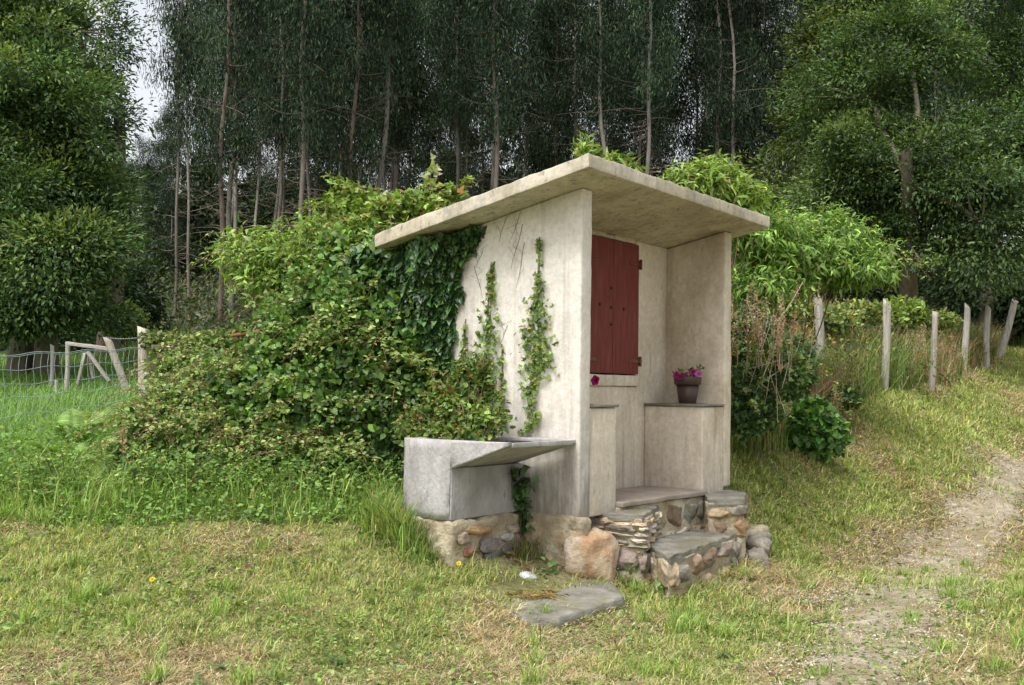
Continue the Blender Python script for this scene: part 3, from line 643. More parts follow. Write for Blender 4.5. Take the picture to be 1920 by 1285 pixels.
# ------------------------------------------------------------------ mown grass
def clip_mown(x, y):
    keep = ~inhut(x, y, .0)
    return keep
VERGE = np.array([gpt(*q)[:2] for q in [(-400, 992), (0, 985), (200, 990), (420, 985), (620, 990), (760, 1000), (850, 1010)]])
def verge_y(x): return np.interp(x, VERGE[:, 0], VERGE[:, 1])
def in_verge(x, y):
    u, v = w2loc(x, y)
    return (x < VERGE[-1, 0] + .25) & (y > verge_y(x) + .18 * (fnoise(x * 3, y * 0, 11) - .5)) & ~((u > -.80) & (v < .47))
PT = np.array([gpt(*q)[:2] for q in [(1372, 850), (1440, 850), (1560, 800), (1660, 735), (1745, 728), (1810, 697), (1850, 690), (1890, 650)]])
def behind_posts(x, y): return (x > PT[0, 0] - .3) & (y > np.interp(x, PT[:, 0], PT[:, 1]) + .3 * (fnoise(x * 2, y * 0 + 3, 21) - .5))
def sampleY(n, a, b, pw_): u = R.random(n); return (a ** (1 - pw_) + u * (b ** (1 - pw_) - a ** (1 - pw_))) ** (1 / (1 - pw_))
FRESH, YEL, STRAW, DARK = (.265, .355, .09), (.45, .445, .165), (.58, .475, .30), (.07, .13, .03)
def scatter_lawn(n):
    Y = sampleY(n, 3.9, 24, 1.9); X = R.uniform(-.62, .62, n) * (Y + .5); keep = ~inhut(X, Y) & ~in_verge(X, Y) & ~behind_posts(X, Y)
    u_, v_ = w2loc(X, Y); keep &= ~((u_ > -.62) & (u_ < .05) & (v_ > -.12) & (v_ < .46) & (R.random(n) < .85)); P2 = P[:, :2]; c2 = P2.mean(0); rr = np.hypot((X - c2[0]) / .44, (Y - c2[1]) / .22)
    keep &= (rr > .95); keep &= (Y < 12.5) | (X > 1.5)
    dry = fnoise(X * 1.1 + 5, Y * .9, 31, 4)
    keep &= R.random(n) < lanekeep(X, Y)
    keep &= R.random(n) > (dry > .60) * .35
    return X[keep], Y[keep]
def drymask(X, Y):
    d = fnoise(X * 1.1 + 5, Y * .9, 31, 4)
    strip = np.exp(-((Y - verge_y(X) + .28) / .28) ** 2) * np.clip((X + 1.9) / .4, 0, 1) * np.clip((-.45 - X) / .4, 0, 1)
    rt = inlane(X, Y, .1) * .10 - ((X > 1.6) & (Y > 8.2) & ~inlane(X, Y, .2)) * .07
    thatch = np.exp(-((X + .75) / .8) ** 2 - ((Y - 4.75) / .35) ** 2) * .12
    return d + strip * .22 + thatch + rt + .10 * (fnoise(X * 6, Y * 6, 33) - .5)
g = Geo()
for cnt, far in ((620000, 0), (330000, 1)):
    if far:
        Y = sampleY(cnt, 7.6, 26, 1.25); X = 1.2 + R.random(cnt) * (Y * .62 - .8); k2_ = ~inhut(X, Y) & ~behind_posts(X, Y) & (R.random(cnt) < lanekeep(X, Y)); X, Y = X[k2_], Y[k2_]
    else: X, Y = scatter_lawn(cnt)
    n = len(X); D = np.clip(np.hypot(X, Y) / 5, .9, 4)
    dry = drymask(X, Y); kind = np.where(R.random(n) < np.clip((dry - .40) * 4.4, .08, .92), 2, np.where(R.random(n) < .45, 1, 0))
    patch = (.75 + .5 * fnoise(X * 3.1, Y * 3.1, 35))[:, None]
    cols = pal(n, [FRESH, (.13, .20, .045)], [3, 1], .22) * patch; cols[kind == 1] = pal((kind == 1).sum(), [YEL, (.50, .49, .21)], [3, 1], .2); cols[kind == 2] = pal((kind == 2).sum(), [STRAW, (.36, .25, .15), (.62, .54, .36), (.22, .14, .09)], [4, 2, 2, 1], .2)
    tall = fnoise(X * 2.6, Y * 2.6, 41); tuf = fnoise(X * 9, Y * 9, 43) ; h = R.uniform(.02, .065, n) * (.25 + 1.0 * tall + 1.1 * np.clip(tuf - .52, 0, 1) * 3) * np.where(R.random(n) < .04, 1.8, 1)
    lean = np.abs(R.normal(.75, .45, n)); lean[kind == 2] = R.uniform(.9, 1.57, (kind == 2).sum()); h[kind == 2] *= R.uniform(.7, 1.8, (kind == 2).sum())
    blades(g, np.stack([X, Y, gz(X, Y) - .003 + (kind == 2) * R.uniform(0, .02, n)], -1), R.uniform(0, 6.283, n), lean.clip(0, 1.57), h * np.sqrt(D), .0042 * D ** .9 * R.uniform(.6, 1.5, n) * np.where(kind == 2, .75, 1.), cols, .55)
for cnt in (110000,):                                        # clover, plantain and dandelion leaves
    X, Y = scatter_lawn(cnt); D = np.clip(np.hypot(X, Y) / 5, .9, 4); sel = fnoise(X * 2.2 + 3, Y * 2.2, 51) + .12 * R.normal(size=len(X)) > .54; X, Y, D = X[sel], Y[sel], D[sel]; n = len(X)
    az = R.uniform(0, 6.283, n); leaves(g, np.stack([X, Y, gz(X, Y) + R.uniform(.004, .04, n)], -1), np.stack([np.cos(az), np.sin(az), R.uniform(-.1, .5, n)], -1), np.tile(arr(0, 0, 1), (n, 1)) + .5 * R.normal(size=(n, 3)),
       R.uniform(.010, .030, n) * D ** .7, R.uniform(.35, .9, n), pal(n, [(.17, .27, .06), (.27, .36, .11), (.11, .18, .05), (.22, .12, .10)], [4, 3, 2, .35], .3), OVAL)
for q in range(260):                                         # rosettes of broad leaves and coarse tufts
    X0, Y0 = R.uniform(-3.2, 4.5), R.uniform(4.2, 9.5)
    if inhut(arr(X0), arr(Y0), .1)[0] or in_verge(arr(X0), arr(Y0))[0] or behind_posts(arr(X0), arr(Y0))[0] or np.hypot((X0 - P[:, 0].mean()) / .6, (Y0 - P[:, 1].mean()) / .35) < 1: continue
    n = int(R.integers(7, 15)); az = R.uniform(0, 6.283, n); b0 = on(X0, Y0, .006)
    if q % 3 == 0: leaves(g, np.tile(b0, (n, 1)), np.stack([np.cos(az), np.sin(az), R.uniform(.05, .5, n)], -1), np.tile(arr(0, 0, 1), (n, 1)), R.uniform(.05, .11, n), R.uniform(.16, .3, n), pal(n, [(.16, .25, .08), (.13, .20, .07), (.22, .12, .11)], [4, 3, .5], .15), LANCE)
    else: n *= 5; az = R.uniform(0, 6.283, n); blades(g, b0 + R.normal(size=(n, 3)) * arr(.03, .03, 0), az, np.abs(R.normal(.5, .3, n)), R.uniform(.06, .15, n), R.uniform(.004, .007, n), pal(n, [(.22, .33, .07), (.30, .40, .11)], None, .15), .7)
tag(g.build('mown_grass', M_GRASS), 'short mown grass mixed with dry straw', 'grass', None, 'stuff')
# little stones of the lane
X = R.uniform(1.0, 12, 300000); Y = R.uniform(4.6, 20, 300000); s_ = R.random(300000) * 1.15 < 1.15 - lanef(X, Y) ** 2; X, Y = X[s_][:45000], Y[s_][:45000]; n = len(X)
g = Geo(); oc = np.array([(1, 0, 0), (-1, 0, 0), (0, 1, 0), (0, -1, 0), (0, 0, 1), (0, 0, -1)], float); of = np.array([(0, 2, 4), (2, 1, 4), (1, 3, 4), (3, 0, 4), (2, 0, 5), (1, 2, 5), (3, 1, 5), (0, 3, 5)])
sz = R.uniform(.004, .013, (n, 1, 1)) * R.uniform(.6, 1.4, (n, 1, 3)) * arr(1, 1, .6); v = oc[None] * sz * (1 + .3 * R.normal(size=(n, 6, 1))); th = R.uniform(0, 6.3, n)
v = np.stack([v[..., 0] * np.cos(th)[:, None] - v[..., 1] * np.sin(th)[:, None], v[..., 0] * np.sin(th)[:, None] + v[..., 1] * np.cos(th)[:, None], v[..., 2]], -1)
v = v + np.stack([X, Y, gz(X, Y) + .028], -1)[:, None]; g.add(v.reshape(-1, 3), (of[None] + (np.arange(n) * 6)[:, None, None]).reshape(-1, 3), None, np.repeat(pal(n, [(.38, .34, .27), (.28, .25, .19), (.46, .42, .35)]), 6, 0))
tag(g.build('gravel', M_STONE), 'loose pale gravel on the lane', 'gravel', None, 'stuff')

def blobs_leaves(g, E, n, size, wid, cols, w, tpl, shell=.35, up=.4, droop=0., jit=.28, deep=.25, lump=.28, axisn=.8):
    E = np.array(E, float); vol = (E[:, 3] * E[:, 4] * E[:, 5]) ** .67; k = R.choice(len(E), n, p=vol / vol.sum())
    d = rnd3(n); ph = np.array([mnoise.noise(Vector(q * 2.6 + kk * 3.1)) + .6 * mnoise.noise(Vector(q * 6 + kk)) for q, kk in zip(d, k)])
    r = 1 - shell * R.random(n) ** 1.6; inner = R.random(n) < deep; r[inner] = R.uniform(.3, .8, inner.sum())
    r = r * (1 + lump * ph) + .05 * R.normal(size=n) * (R.random(n) < .25)
    p = E[k, :3] + d * r[:, None] * E[k, 3:6]
    nrm = d * .8 + arr(0, 0, up) + .55 * R.normal(size=(n, 3))
    ax = d * .5 + axisn * R.normal(size=(n, 3)) - arr(0, 0, droop)
    tone = .62 + .76 * fnoise(p[:, 0] * 2.7 + p[:, 2] * 1.9, p[:, 1] * 2.3 + p[:, 2] * 2.9, 17)
    leaves(g, p, ax, nrm, R.uniform(.5, 1.5, n) * size, wid, pal(n, cols, w, jit) * tone[:, None], tpl)
def stems(g, base, E, n, r=.008, c=(.16, .11, .07), ext=1.0, bj=.12):
    E = np.array(E, float)
    for q in range(n):
        e = E[q % len(E)]; d = rnd3(1)[0]; d[2] = abs(d[2]) * .8; tip = e[:3] + d * e[3:6] * ext
        b = np.asarray(base) + R.normal(size=3) * arr(bj, bj, 0); t = np.linspace(0, 1, 7)[:, None]
        mid = (b + tip) / 2 + R.normal(size=3) * .12 + arr(0, 0, .15); pts = b * (1 - t) ** 2 + 2 * mid * t * (1 - t) + tip * t ** 2
        tube(g, pts, np.linspace(r, r * .3, 7), c, 5)
def canes(gl, gs, E, nc, L_, size, cols, w, tpl, wid, up=.5, nl=16, sc=(.20, .12, .08), droop=.7):
    E = np.array(E, float); vol = (E[:, 3] * E[:, 5]); 
    for q in range(nc):
        e = E[R.choice(len(E), p=vol / vol.sum())]; d = rnd3(1)[0]; d[2] = abs(d[2]) * .9 - .15; a = e[:3] + d * e[3:6] * R.uniform(.6, .95); dr = unit(d * .7 + arr(0, 0, up) + .35 * R.normal(size=3)); L2_ = L_ * R.uniform(.5, 1.3)
        t = np.linspace(0, 1, 8)[:, None]; pts = a + dr * L2_ * t - arr(0, 0, 1) * L2_ * droop * t ** 2.2; tube(gs, pts, np.linspace(.0035, .0012, 8), sc, 4, False)
        f = np.sort(R.random(nl)); p_ = np.stack([np.interp(f, t[:, 0], pts[:, c]) for c in range(3)], -1) + R.normal(size=(nl, 3)) * size * .25; sd_ = unit(np.cross(dr, arr(0, 0, 1)) + 1e-6)
        leaves(gl, p_, sd_ * np.where(np.arange(nl) % 2, 1, -1)[:, None] + dr * .5 + .35 * R.normal(size=(nl, 3)) - arr(0, 0, .2), arr(0, -.35, 1) + .45 * R.normal(size=(nl, 3)), size * R.uniform(.6, 1.2, nl) * (1.1 - .45 * f), wid, pal(nl, cols, w, .2), tpl)
def bush(name, label, cat, base, E, n, size, wid, cols, w=None, tpl=OVAL, ns=10, group=None, mat=None, sr=.008, sc=(.16, .11, .07), ext=1.0, cane=None, bj=.12, **kw):
    o = thing(name, base, label, cat, group); g = Geo()
    blobs_leaves(g, E, n, size, wid, cols, w, tpl, **kw); gs = Geo(); stems(gs, base, E, ns, sr, sc, ext, bj)
    if cane: canes(g, gs, E, cane[0], cane[1], cane[2] if len(cane) > 2 else size, cane[3] if len(cane) > 3 else cols, None if len(cane) > 3 else w, tpl, wid)
    g.build('foliage', mat or M_LEAF, o, False, base); gs.build('stem', M_BARK, o, True, base); return o
def B(px, py, Y, rx, ry=None, rz=None):
    c = at(px, py, Y); s = Y / FPX; return (*c, rx * s, (ry or rx) * s, (rz or rx) * s)

# ------------------------------------------------------------------ tall verge grass, meadow, rough growth behind the posts
g = Geo(); n = 150000; X = R.uniform(-5.2, .1, n); Y = R.uniform(6.6, 9.4, n); s_ = in_verge(X, Y) & ~inhut(X, Y, .03) & (Y < verge_y(X) + .25 + 1.6 * R.random(n)) & (R.random(n) < .35 + 1.3 * np.clip(fnoise(X * 2.7, Y * 2.7, 65) - .3, 0, 1)); X, Y = X[s_], Y[s_]; n = len(X)
edge = np.clip((Y - verge_y(X)) / .25, .25, 1); cl_ = fnoise(X * 3.4, Y * 3.4, 61); h = R.uniform(.05, .36, n) * (.35 + .75 * edge) * (.15 + 1.7 * np.clip(cl_ - .22, 0, 1)); thin = R.random(n) < .035; h[thin] = R.uniform(.25, .6, thin.sum())
blades(g, np.stack([X, Y, gz(X, Y) - .01], -1), R.uniform(0, 6.283, n), np.abs(R.normal(.42, .4, n)).clip(0, 1.4), h, R.uniform(.0035, .0085, n), pal(n, [(.23, .36, .08), (.34, .46, .13), (.14, .23, .05), (.50, .46, .25)], [4, 4.5, 1.6, 1.1]) * (.7 + .6 * fnoise(X * 2, Y * 2, 62))[:, None], .75)
n = 36000; X = R.uniform(-5.2, .0, n); Y = R.uniform(6.6, 9, n); s_ = in_verge(X, Y) & ~inhut(X, Y, .03) & (fnoise(X * 2.1 + 9, Y * 2.1, 64) > .44); X, Y = X[s_], Y[s_]; n = len(X)
leaves(g, np.stack([X, Y, gz(X, Y) + R.uniform(.02, .34, n) * np.clip((Y - verge_y(X)) / .4, .2, 1)], -1), rnd3(n) * arr(1, 1, .4), rnd3(n) * .6 + arr(0, -.3, 1), R.uniform(.02, .05, n), R.uniform(.4, .8, n), pal(n, [(.14, .25, .055), (.23, .35, .09), (.09, .16, .04), (.32, .11, .07)], [4, 3, 2, .12]), OVAL)
E = [B(px_, py_, 7.5, 70, 30, 22) for px_, py_ in ((60, 930), (190, 920), (320, 915), (440, 920), (560, 915), (680, 925), (120, 890), (250, 890), (400, 885))]
canes(g, g, E, 230, .26, .036, [(.17, .29, .065), (.27, .38, .10), (.12, .20, .05), (.30, .16, .09)], [4, 4, 2, .25], OVAL, .55, 1.3, 12, (.16, .20, .06), .4)
n = 1500; v_ = .50 + .55 * R.random(n) ** .8; u_ = -.79 - np.abs(R.normal(size=n)) * .07; p_ = np.array([loc2w(a_, b_) for a_, b_ in zip(u_, v_)]); p_[:, 2] = gz(p_[:, 0], p_[:, 1]) - .005
blades(g, p_, R.uniform(0, 6.283, n), np.abs(R.normal(.45, .4, n)).clip(0, 1.4), R.uniform(.08, .42, n) * np.clip((v_ - .40) / .3, .3, 1), R.uniform(.004, .008, n), pal(n, [(.21, .33, .075), (.32, .44, .12), (.13, .21, .05), (.46, .43, .22)]), .6)
for q, (px, py) in enumerate([(770, 1000), (790, 1004), (815, 1008), (838, 1012), (765, 985), (800, 995), (850, 1030), (845, 1018), (825, 1000)]):
    b0 = gpt(px, py); n = 260; blades(g, b0 + R.normal(size=(n, 3)) * arr(.06, .05, 0), R.uniform(0, 6.283, n), np.abs(R.normal(.3, .25, n)), R.uniform(.08, .30 if px < 830 else .16, n), R.uniform(.004, .008, n), pal(n, [(.17, .28, .06), (.25, .36, .09), (.10, .17, .04)]), .7)
tag(g.build('tall_grass', M_GRASS), 'long uncut grass and weeds along the verge', 'grass', None, 'stuff')
g = Geo(); n = 170000; Y = sampleY(n, 8.5, 30, 1.4); X = -Y * R.uniform(.20, .95, n); s_ = ~in_verge(X, Y) | (Y > verge_y(X) + 1.2); X, Y = X[s_], Y[s_]; n = len(X); D = np.clip(Y / 9, 1, 3)
blades(g, np.stack([X, Y, gz(X, Y) - .01], -1), R.uniform(0, 6.283, n), np.abs(R.normal(.25, .2, n)), R.uniform(.10, .26, n) * (.7 + .5 * fnoise(X, Y, 66)), .007 * D * R.uniform(.7, 1.4, n), pal(n, [(.19, .34, .075), (.27, .42, .11), (.13, .25, .055)], None, .2), .6)
tag(g.build('meadow_grass', M_GRASS), 'lush green meadow grass beyond the wire fence', 'grass', None, 'stuff')
g = Geo(); n = 130000; Y = sampleY(n, 9.3, 34, 1.3); X = 1.5 + R.random(n) * (Y * .62 - 1.0); s_ = behind_posts(X, Y); X, Y = X[s_], Y[s_]; n = len(X); D = np.clip(Y / 10, 1, 3)
pn = fnoise(X * .9, Y * .9, 68); warm = R.random(n) < np.clip((pn - .34) * 3.5, .12, .85)
cl = pal(n, [(.16, .23, .06), (.22, .28, .08), (.09, .15, .04)], None, .25); cl[warm] = pal(warm.sum(), [(.38, .27, .16), (.46, .36, .21), (.38, .21, .15)], None, .25)
blades(g, np.stack([X, Y, gz(X, Y) - .01], -1), R.uniform(0, 6.283, n), np.abs(R.normal(.25, .25, n)), R.uniform(.2, .85, n) * (.5 + .8 * fnoise(X * 1.4, Y * 1.4, 69)), .008 * D * R.uniform(.6, 1.3, n), cl, .6)
n = 26000; Y = sampleY(n, 9.5, 34, 1.3); X = 1.5 + R.random(n) * (Y * .62 - 1.0); s_ = behind_posts(X, Y) & (fnoise(X * 1.1, Y * 1.1, 75) > .45); X, Y = X[s_], Y[s_]; n = len(X)
leaves(g, np.stack([X, Y, gz(X, Y) + R.uniform(.05, .55, n)], -1), rnd3(n), rnd3(n) * .6 + arr(0, -.3, 1), R.uniform(.04, .09, n), R.uniform(.4, .8, n), pal(n, [(.13, .20, .05), (.24, .28, .07), (.07, .12, .035), (.42, .33, .09), (.34, .16, .10)], [4, 3, 2, .6, .6]), OVAL)
tag(g.build('rough_grass', M_GRASS), 'rough mixed weeds and dry grass behind the posts', 'weeds', None, 'stuff')

# ------------------------------------------------------------------ bushes
BRAM = [(.085, .17, .038), (.135, .24, .052), (.21, .33, .075), (.042, .095, .024), (.18, .17, .06)]
YOUNG = [(.20, .29, .065), (.29, .39, .10), (.27, .28, .10), (.14, .24, .05)]
E = [B(650, 560, 8.5, 100, 100, 95), B(580, 680, 8.4, 125, 100, 110), B(710, 640, 8.0, 110, 80, 140), B(480, 740, 8.3, 95, 80, 70), B(640, 770, 7.9, 140, 60, 95), B(560, 610, 8.8, 70, 80, 65), B(770, 740, 7.7, 70, 30, 110), B(690, 500, 8.5, 75, 80, 70), B(520, 800, 8.0, 80, 50, 60)]
bush('bramble_thicket', 'dark green bramble thicket heaped against the rear of the shelter', 'bramble', on(-1.5, 8.5), E, 46000, .052, .68, BRAM, [4, 4, 2.6, 2.6, .12], OVAL, 40, None, M_LEAF, lump=.55, shell=.55, cane=(560, .40, .05, YOUNG))
E = [B(335, 765, 8.4, 70, 60, 50), B(430, 720, 8.7, 80, 80, 55), B(385, 820, 8.0, 90, 50, 45), B(500, 845, 7.8, 90, 40, 40), B(275, 800, 8.2, 50, 40, 35), B(610, 855, 7.7, 80, 35, 40), B(350, 690, 9.2, 60, 50, 36), B(230, 850, 8.0, 40, 35, 30)]
bush('bramble_bush', 'low straggling bramble with reddish shoots in front of the fence post', 'bramble', on(-2.7, 8.3), E, 12000, .042, .62, BRAM + [(.24, .12, .08), (.36, .36, .15)], [3, 4, 4, 1.2, .15, .22, 1.8], OVAL, 40, None, None, lump=.65, shell=.85, ext=1.2, sc=(.20, .12, .08), sr=.004, cane=(420, .42, .042, YOUNG + [(.34, .38, .14)]))
# ivy: a sheet of lobed leaves on the wall, thickest at the rear
iv = thing('ivy', loc2w(-.1, 1.2, -.2), 'dense glossy ivy covering the rear end of the pale wall', 'ivy')
edge_px = [(905, 418), (885, 460), (862, 520), (848, 600), (842, 660), (846, 720), (850, 790), (800, 830)]
ed = []
for q in edge_px:
    d = ray(*q); o = arr(0, 0, CAMZ) - ROOT; t = (-.03 - o @ Fd) / (d @ Fd); h_ = o + t * d; ed.append((h_[2], h_ @ Vd))
ed = np.array(sorted(ed)); n = 16000
w_ = R.uniform(-.1, 1.0, n) ; w_ = R.uniform(-.05, 1.95, n); vmin = np.interp(w_, ed[:, 0], ed[:, 1]) + .10 * (fnoise(w_ * 7, w_ * 0, 81) - .5); v_ = vmin + (1.95 - vmin) * R.random(n) ** .9
top = rooz(0, v_) - .02; s_ = (v_ > vmin) & (w_ < top + np.where(v_ > 1.35, .12, 0)); w_, v_, vmin = w_[s_], v_[s_], vmin[s_]; n = len(w_)
th_ = np.clip((v_ - vmin) / .25, .12, 1) * (.05 + .28 * fnoise(v_ * 4, w_ * 4, 82) ** 1.3); u_ = -.01 - th_ * (1 - .5 * R.random(n) ** 2)
p_ = ROOT + u_[:, None] * Fd + v_[:, None] * Vd + w_[:, None] * arr(0, 0, 1)
nr = -Fd * 1.0 + arr(0, 0, .5) + .35 * R.normal(size=(n, 3)); ax = arr(0, 0, -1) + .55 * R.normal(size=(n, 3))
g = Geo(); leaves(g, p_, ax, nr, R.uniform(.04, .105, n), .95, pal(n, [(.035, .085, .026), (.06, .13, .036), (.095, .18, .048), (.18, .27, .07)], [4, 4, 2.4, .6], .3), IVY)
g.build('foliage', M_GLOSS, iv, False, iv.location)
g = Geo()
for q in range(40):
    v0 = R.uniform(1.15, 1.85); pts = [loc2w(-.012 - .01 * math.sin(t * 7 + q), v0 + .05 * math.sin(t * 5 + q), -.2 + t * 1.7) for t in np.linspace(0, 1, 12)]; tube(g, pts, .005, (.16, .12, .08), 5)
g.build('stem', M_BARK, iv, True, iv.location)
# young creepers climbing the bare wall
def wall_hit(px, py, u=-.008):
    d = ray(px, py); o = arr(0, 0, CAMZ) - ROOT; t = (u - o @ Fd) / (d @ Fd); return ROOT + o + t * d
def creeper(label, path, widths, n, cols=((.15, .24, .05), (.22, .31, .07), (.09, .16, .04), (.34, .26, .07))):
    path = np.array(path, float); o = thing('wall_creeper', wall_hit(*path[0]), label, 'creeper', 'young creepers on the pale wall')
    t = R.random(n) ** 1.0 * (len(path) - 1); i = np.clip(t.astype(int), 0, len(path) - 2); f = t - i
    px = path[i] * (1 - f)[:, None] + path[i + 1] * f[:, None]; wd_ = np.interp(t, np.arange(len(path)), widths)
    keep = R.random(n) < np.clip(wd_ / max(widths), .25, 1); px, wd_ = px[keep], wd_[keep]; n = len(px)
    px = px + R.normal(size=(n, 2)) * (wd_ * .5)[:, None] * arr(1, .4); P_ = np.array([wall_hit(*q, -.010 - .03 * R.random()) for q in px])
    g = Geo(); leaves(g, P_, rnd3(n) - arr(0, 0, .35), -Fd * 1.2 + .5 * R.normal(size=(n, 3)) + arr(0, 0, .4), R.uniform(.018, .042, n), .9, pal(n, cols, [4, 4, 2, .4]), IVY); g.build('foliage', M_LEAF, o, False, o.location)
    g = Geo()
    for k in range(2 if max(widths) > 10 else 1): tube(g, [wall_hit(q[0] + (k - .5) * w_ * .3, q[1], -.006) for q, w_ in zip(path, widths)], .0024, (.17, .12, .07), 5)
    g.build('stem', M_BARK, o, True, o.location); return o
creeper('tallest leafy creeper, on the middle of the pale wall, nearest the shutter', [(975, 815), (998, 790), (990, 740), (1008, 690), (1005, 640), (1003, 590), (1008, 545), (1010, 500), (1011, 445)], [10, 13, 16, 30, 34, 26, 10, 7, 4], 1150)
creeper('second tall creeper, midway between the ivy and the tallest creeper', [(910, 760), (905, 720), (912, 680), (916, 620), (918, 570), (919, 530), (921, 492)], [34, 30, 24, 20, 14, 8, 4], 950)
creeper('short thin creeper between the two tall creepers', [(930, 790), (938, 750), (942, 700), (941, 645)], [14, 9, 6, 3], 160)
creeper('wispy creeper close to the edge of the ivy', [(868, 760), (872, 700), (870, 640), (873, 598)], [20, 14, 7, 3], 260)
E = [B(850, 770, 7.35, 60, 25, 60), B(905, 790, 7.2, 45, 22, 30), B(800, 800, 7.4, 45, 25, 35), B(880, 715, 7.45, 40, 18, 45), B(840, 815, 7.05, 70, 14, 18), B(775, 800, 7.4, 30, 20, 40)]
bush('bramble_spray', 'fresh bramble with russet leaves spilling over the concrete trough', 'bramble', loc2w(-.4, .65, .1), E, 4300, .036, .7, [(.12, .20, .045), (.20, .29, .06), (.08, .14, .035), (.33, .18, .07)], [4, 4, 2, .7], OVAL, 24, None, None, lump=.45, shell=.8, ext=1.2, sr=.003, bj=.02, cane=(60, .22, .034))
g = Geo(); 
for a, b in (((978, 395), (955, 455)), ((980, 420), (958, 505)), ((984, 455), (968, 540)), ((950, 405), (935, 455)), ((890, 500), (905, 560)), ((952, 610), (938, 645)), ((905, 470), (893, 500))):
    q = np.linspace(0, 1, 8); pts = [wall_hit(a[0] + (b[0] - a[0]) * t + 1.0 * math.sin(t * 6 + a[0]), a[1] + (b[1] - a[1]) * t, -.003) for t in q]; tube(g, pts, np.linspace(.0018, .0008, 8), (.15, .12, .10), 5)
    for f_ in (2, 4, 5): tube(g, [pts[f_], pts[f_] + Vd * R.normal() * .03 + arr(0, 0, .035), pts[f_] + Vd * R.normal() * .05 + arr(0, 0, .07)], .0008, (.17, .14, .12), 4)
tag(g.build('dead_creeper', M_BARK, None, True), 'dark dead creeper stems still clinging to the upper pale wall', 'creeper')
# ivy hanging below the board, tuft and seedlings at the foot
o = thing('hanging_ivy', loc2w(-.06, .42, .2), 'dark ivy strand hanging under the trough board in its shaded corner', 'ivy'); g = Geo(); n = 190
t = R.random(n); p_ = np.array([loc2w(-.075 - .10 * R.random() * (1 - a), .40 + R.normal() * (.05 if a < .5 else .02), .24 - .40 * a + .03 * R.normal()) for a in t])
leaves(g, p_, rnd3(n) - arr(0, 0, .7), rnd3(n) * .6 - Vd + arr(0, 0, .3), R.uniform(.03, .06, n), .9, pal(n, [(.04, .09, .025), (.07, .13, .035)]), IVY); g.build('foliage', M_GLOSS, o, False, o.location)
g = Geo(); tube(g, [loc2w(-.09 + .015 * math.sin(a * 7), .40, .22 - .62 * a) for a in np.linspace(0, 1, 9)], .006, (.09, .07, .05), 6); g.build('stem', M_BARK, o, True, o.location)
def tuft(px, py, n, h, cols, label, spread=.04, name='grass_tuft', Y=None):
    b = gpt(px, py) if Y is None else at(px, py, Y); g = Geo(); p_ = R.normal(size=(n, 3)) * arr(spread, spread, 0)
    blades(g, p_, R.uniform(0, 6.283, n), np.abs(R.normal(.25, .25, n)), R.uniform(.4, 1, n) * h, R.uniform(.004, .008, n), pal(n, cols), .7); o = g.build(name, M_GRASS); o.location = tuple(b); return tag(o, label, 'grass tuft')
p0 = loc2w(-.16, .33); tuft(0, 0, 1, .1, [STRAW], 'x') if False else None
g = Geo(); n = 160; blades(g, R.normal(size=(n, 3)) * arr(.05, .035, 0), R.uniform(0, 6.283, n), np.abs(R.normal(.3, .25, n)), R.uniform(.08, .22, n), R.uniform(.003, .006, n), pal(n, [(.17, .22, .07), (.36, .30, .15), (.12, .17, .05)]), .6)
o = g.build('grass_tuft', M_GRASS); o.location = tuple(on(p0[0], p0[1], 0)); tag(o, 'thin grass tuft growing in the corner under the trough', 'grass tuft')
def sprig(px, py, z, n, r, size, cols, label, name='seedling', tpl=OVAL):
    b = atz(px, py, z) if z is not None else gpt(px, py); g = Geo(); p_ = R.normal(size=(n, 3)) * r; p_[:, 2] = np.abs(p_[:, 2]); leaves(g, p_, rnd3(n) + arr(0, 0, .3), rnd3(n) * .5 + arr(0, -.3, 1), R.uniform(.7, 1.3, n) * size, .75, pal(n, cols), tpl)
    o = thing(name, b, label, 'weed'); g.build('foliage', M_LEAF, o); s2 = Geo()
    for q in p_[:6]: tube(s2, [(0, 0, -.02), q * .6 + arr(0, 0, .01), q], .0025, (.2, .2, .08), 5)
    s2.build('stem', M_LEAF, o, True); return o
sprig(1022, 1082, .10, 16, .04, .05, [(.10, .19, .05), (.15, .25, .07)], 'small broad leaved weed beside the pale rounded stone')
sprig(1183, 1072, .12, 26, .035, .022, [(.08, .15, .03), (.13, .2, .05)], 'tiny leafy weed rooted between the plinth stones')
sprig(965, 1080, .10, 40, .05, .035, [(.16, .05, .05), (.22, .10, .06)], 'dark red withered weed under the trough')
sprig(845, 1040, None, 60, .07, .045, [(.15, .05, .05), (.10, .15, .04), (.24, .10, .06)], 'maroon stemmed weed by the trough foot')
sprig(1240, 1105, .03, 30, .04, .03, [(.12, .2, .04), (.17, .27, .06)], 'bright weed in the grass at the shelter corner')

# shoots and saplings round the roof
def sapling(name, label, cat, base, E, n, size, wid, cols, w, tpl, ns, **kw): return bush(name, label, cat, base, E, n, size, wid, cols, w, tpl, ns, sr=.012, **kw)
LIME = [(.20, .31, .055), (.28, .38, .08), (.13, .22, .04), (.36, .40, .12)]
E = [B(560, 480, 10.5, 85, 70, 55), B(470, 480, 10.8, 70, 60, 50), B(520, 530, 10.6, 90, 60, 50), B(620, 450, 10.0, 70, 60, 60)]
bush('fruit_sapling', 'bright green sapling left of the shelter roof, before the trunks', 'sapling', on(-2.2, 10.8), E, 6000, .085, .30, LIME, [4, 3, 3, .6], LANCE, 22, droop=.5, shell=.8, lump=.5, sr=.010, cane=(110, .4, .09))
E = [B(660, 400, 8.9, 55, 40, 50), B(730, 405, 8.7, 60, 40, 35), B(800, 385, 8.6, 55, 40, 28), B(640, 370, 9.0, 26, 20, 30), B(850, 365, 8.6, 22, 18, 14), B(690, 440, 8.6, 60, 40, 40)]
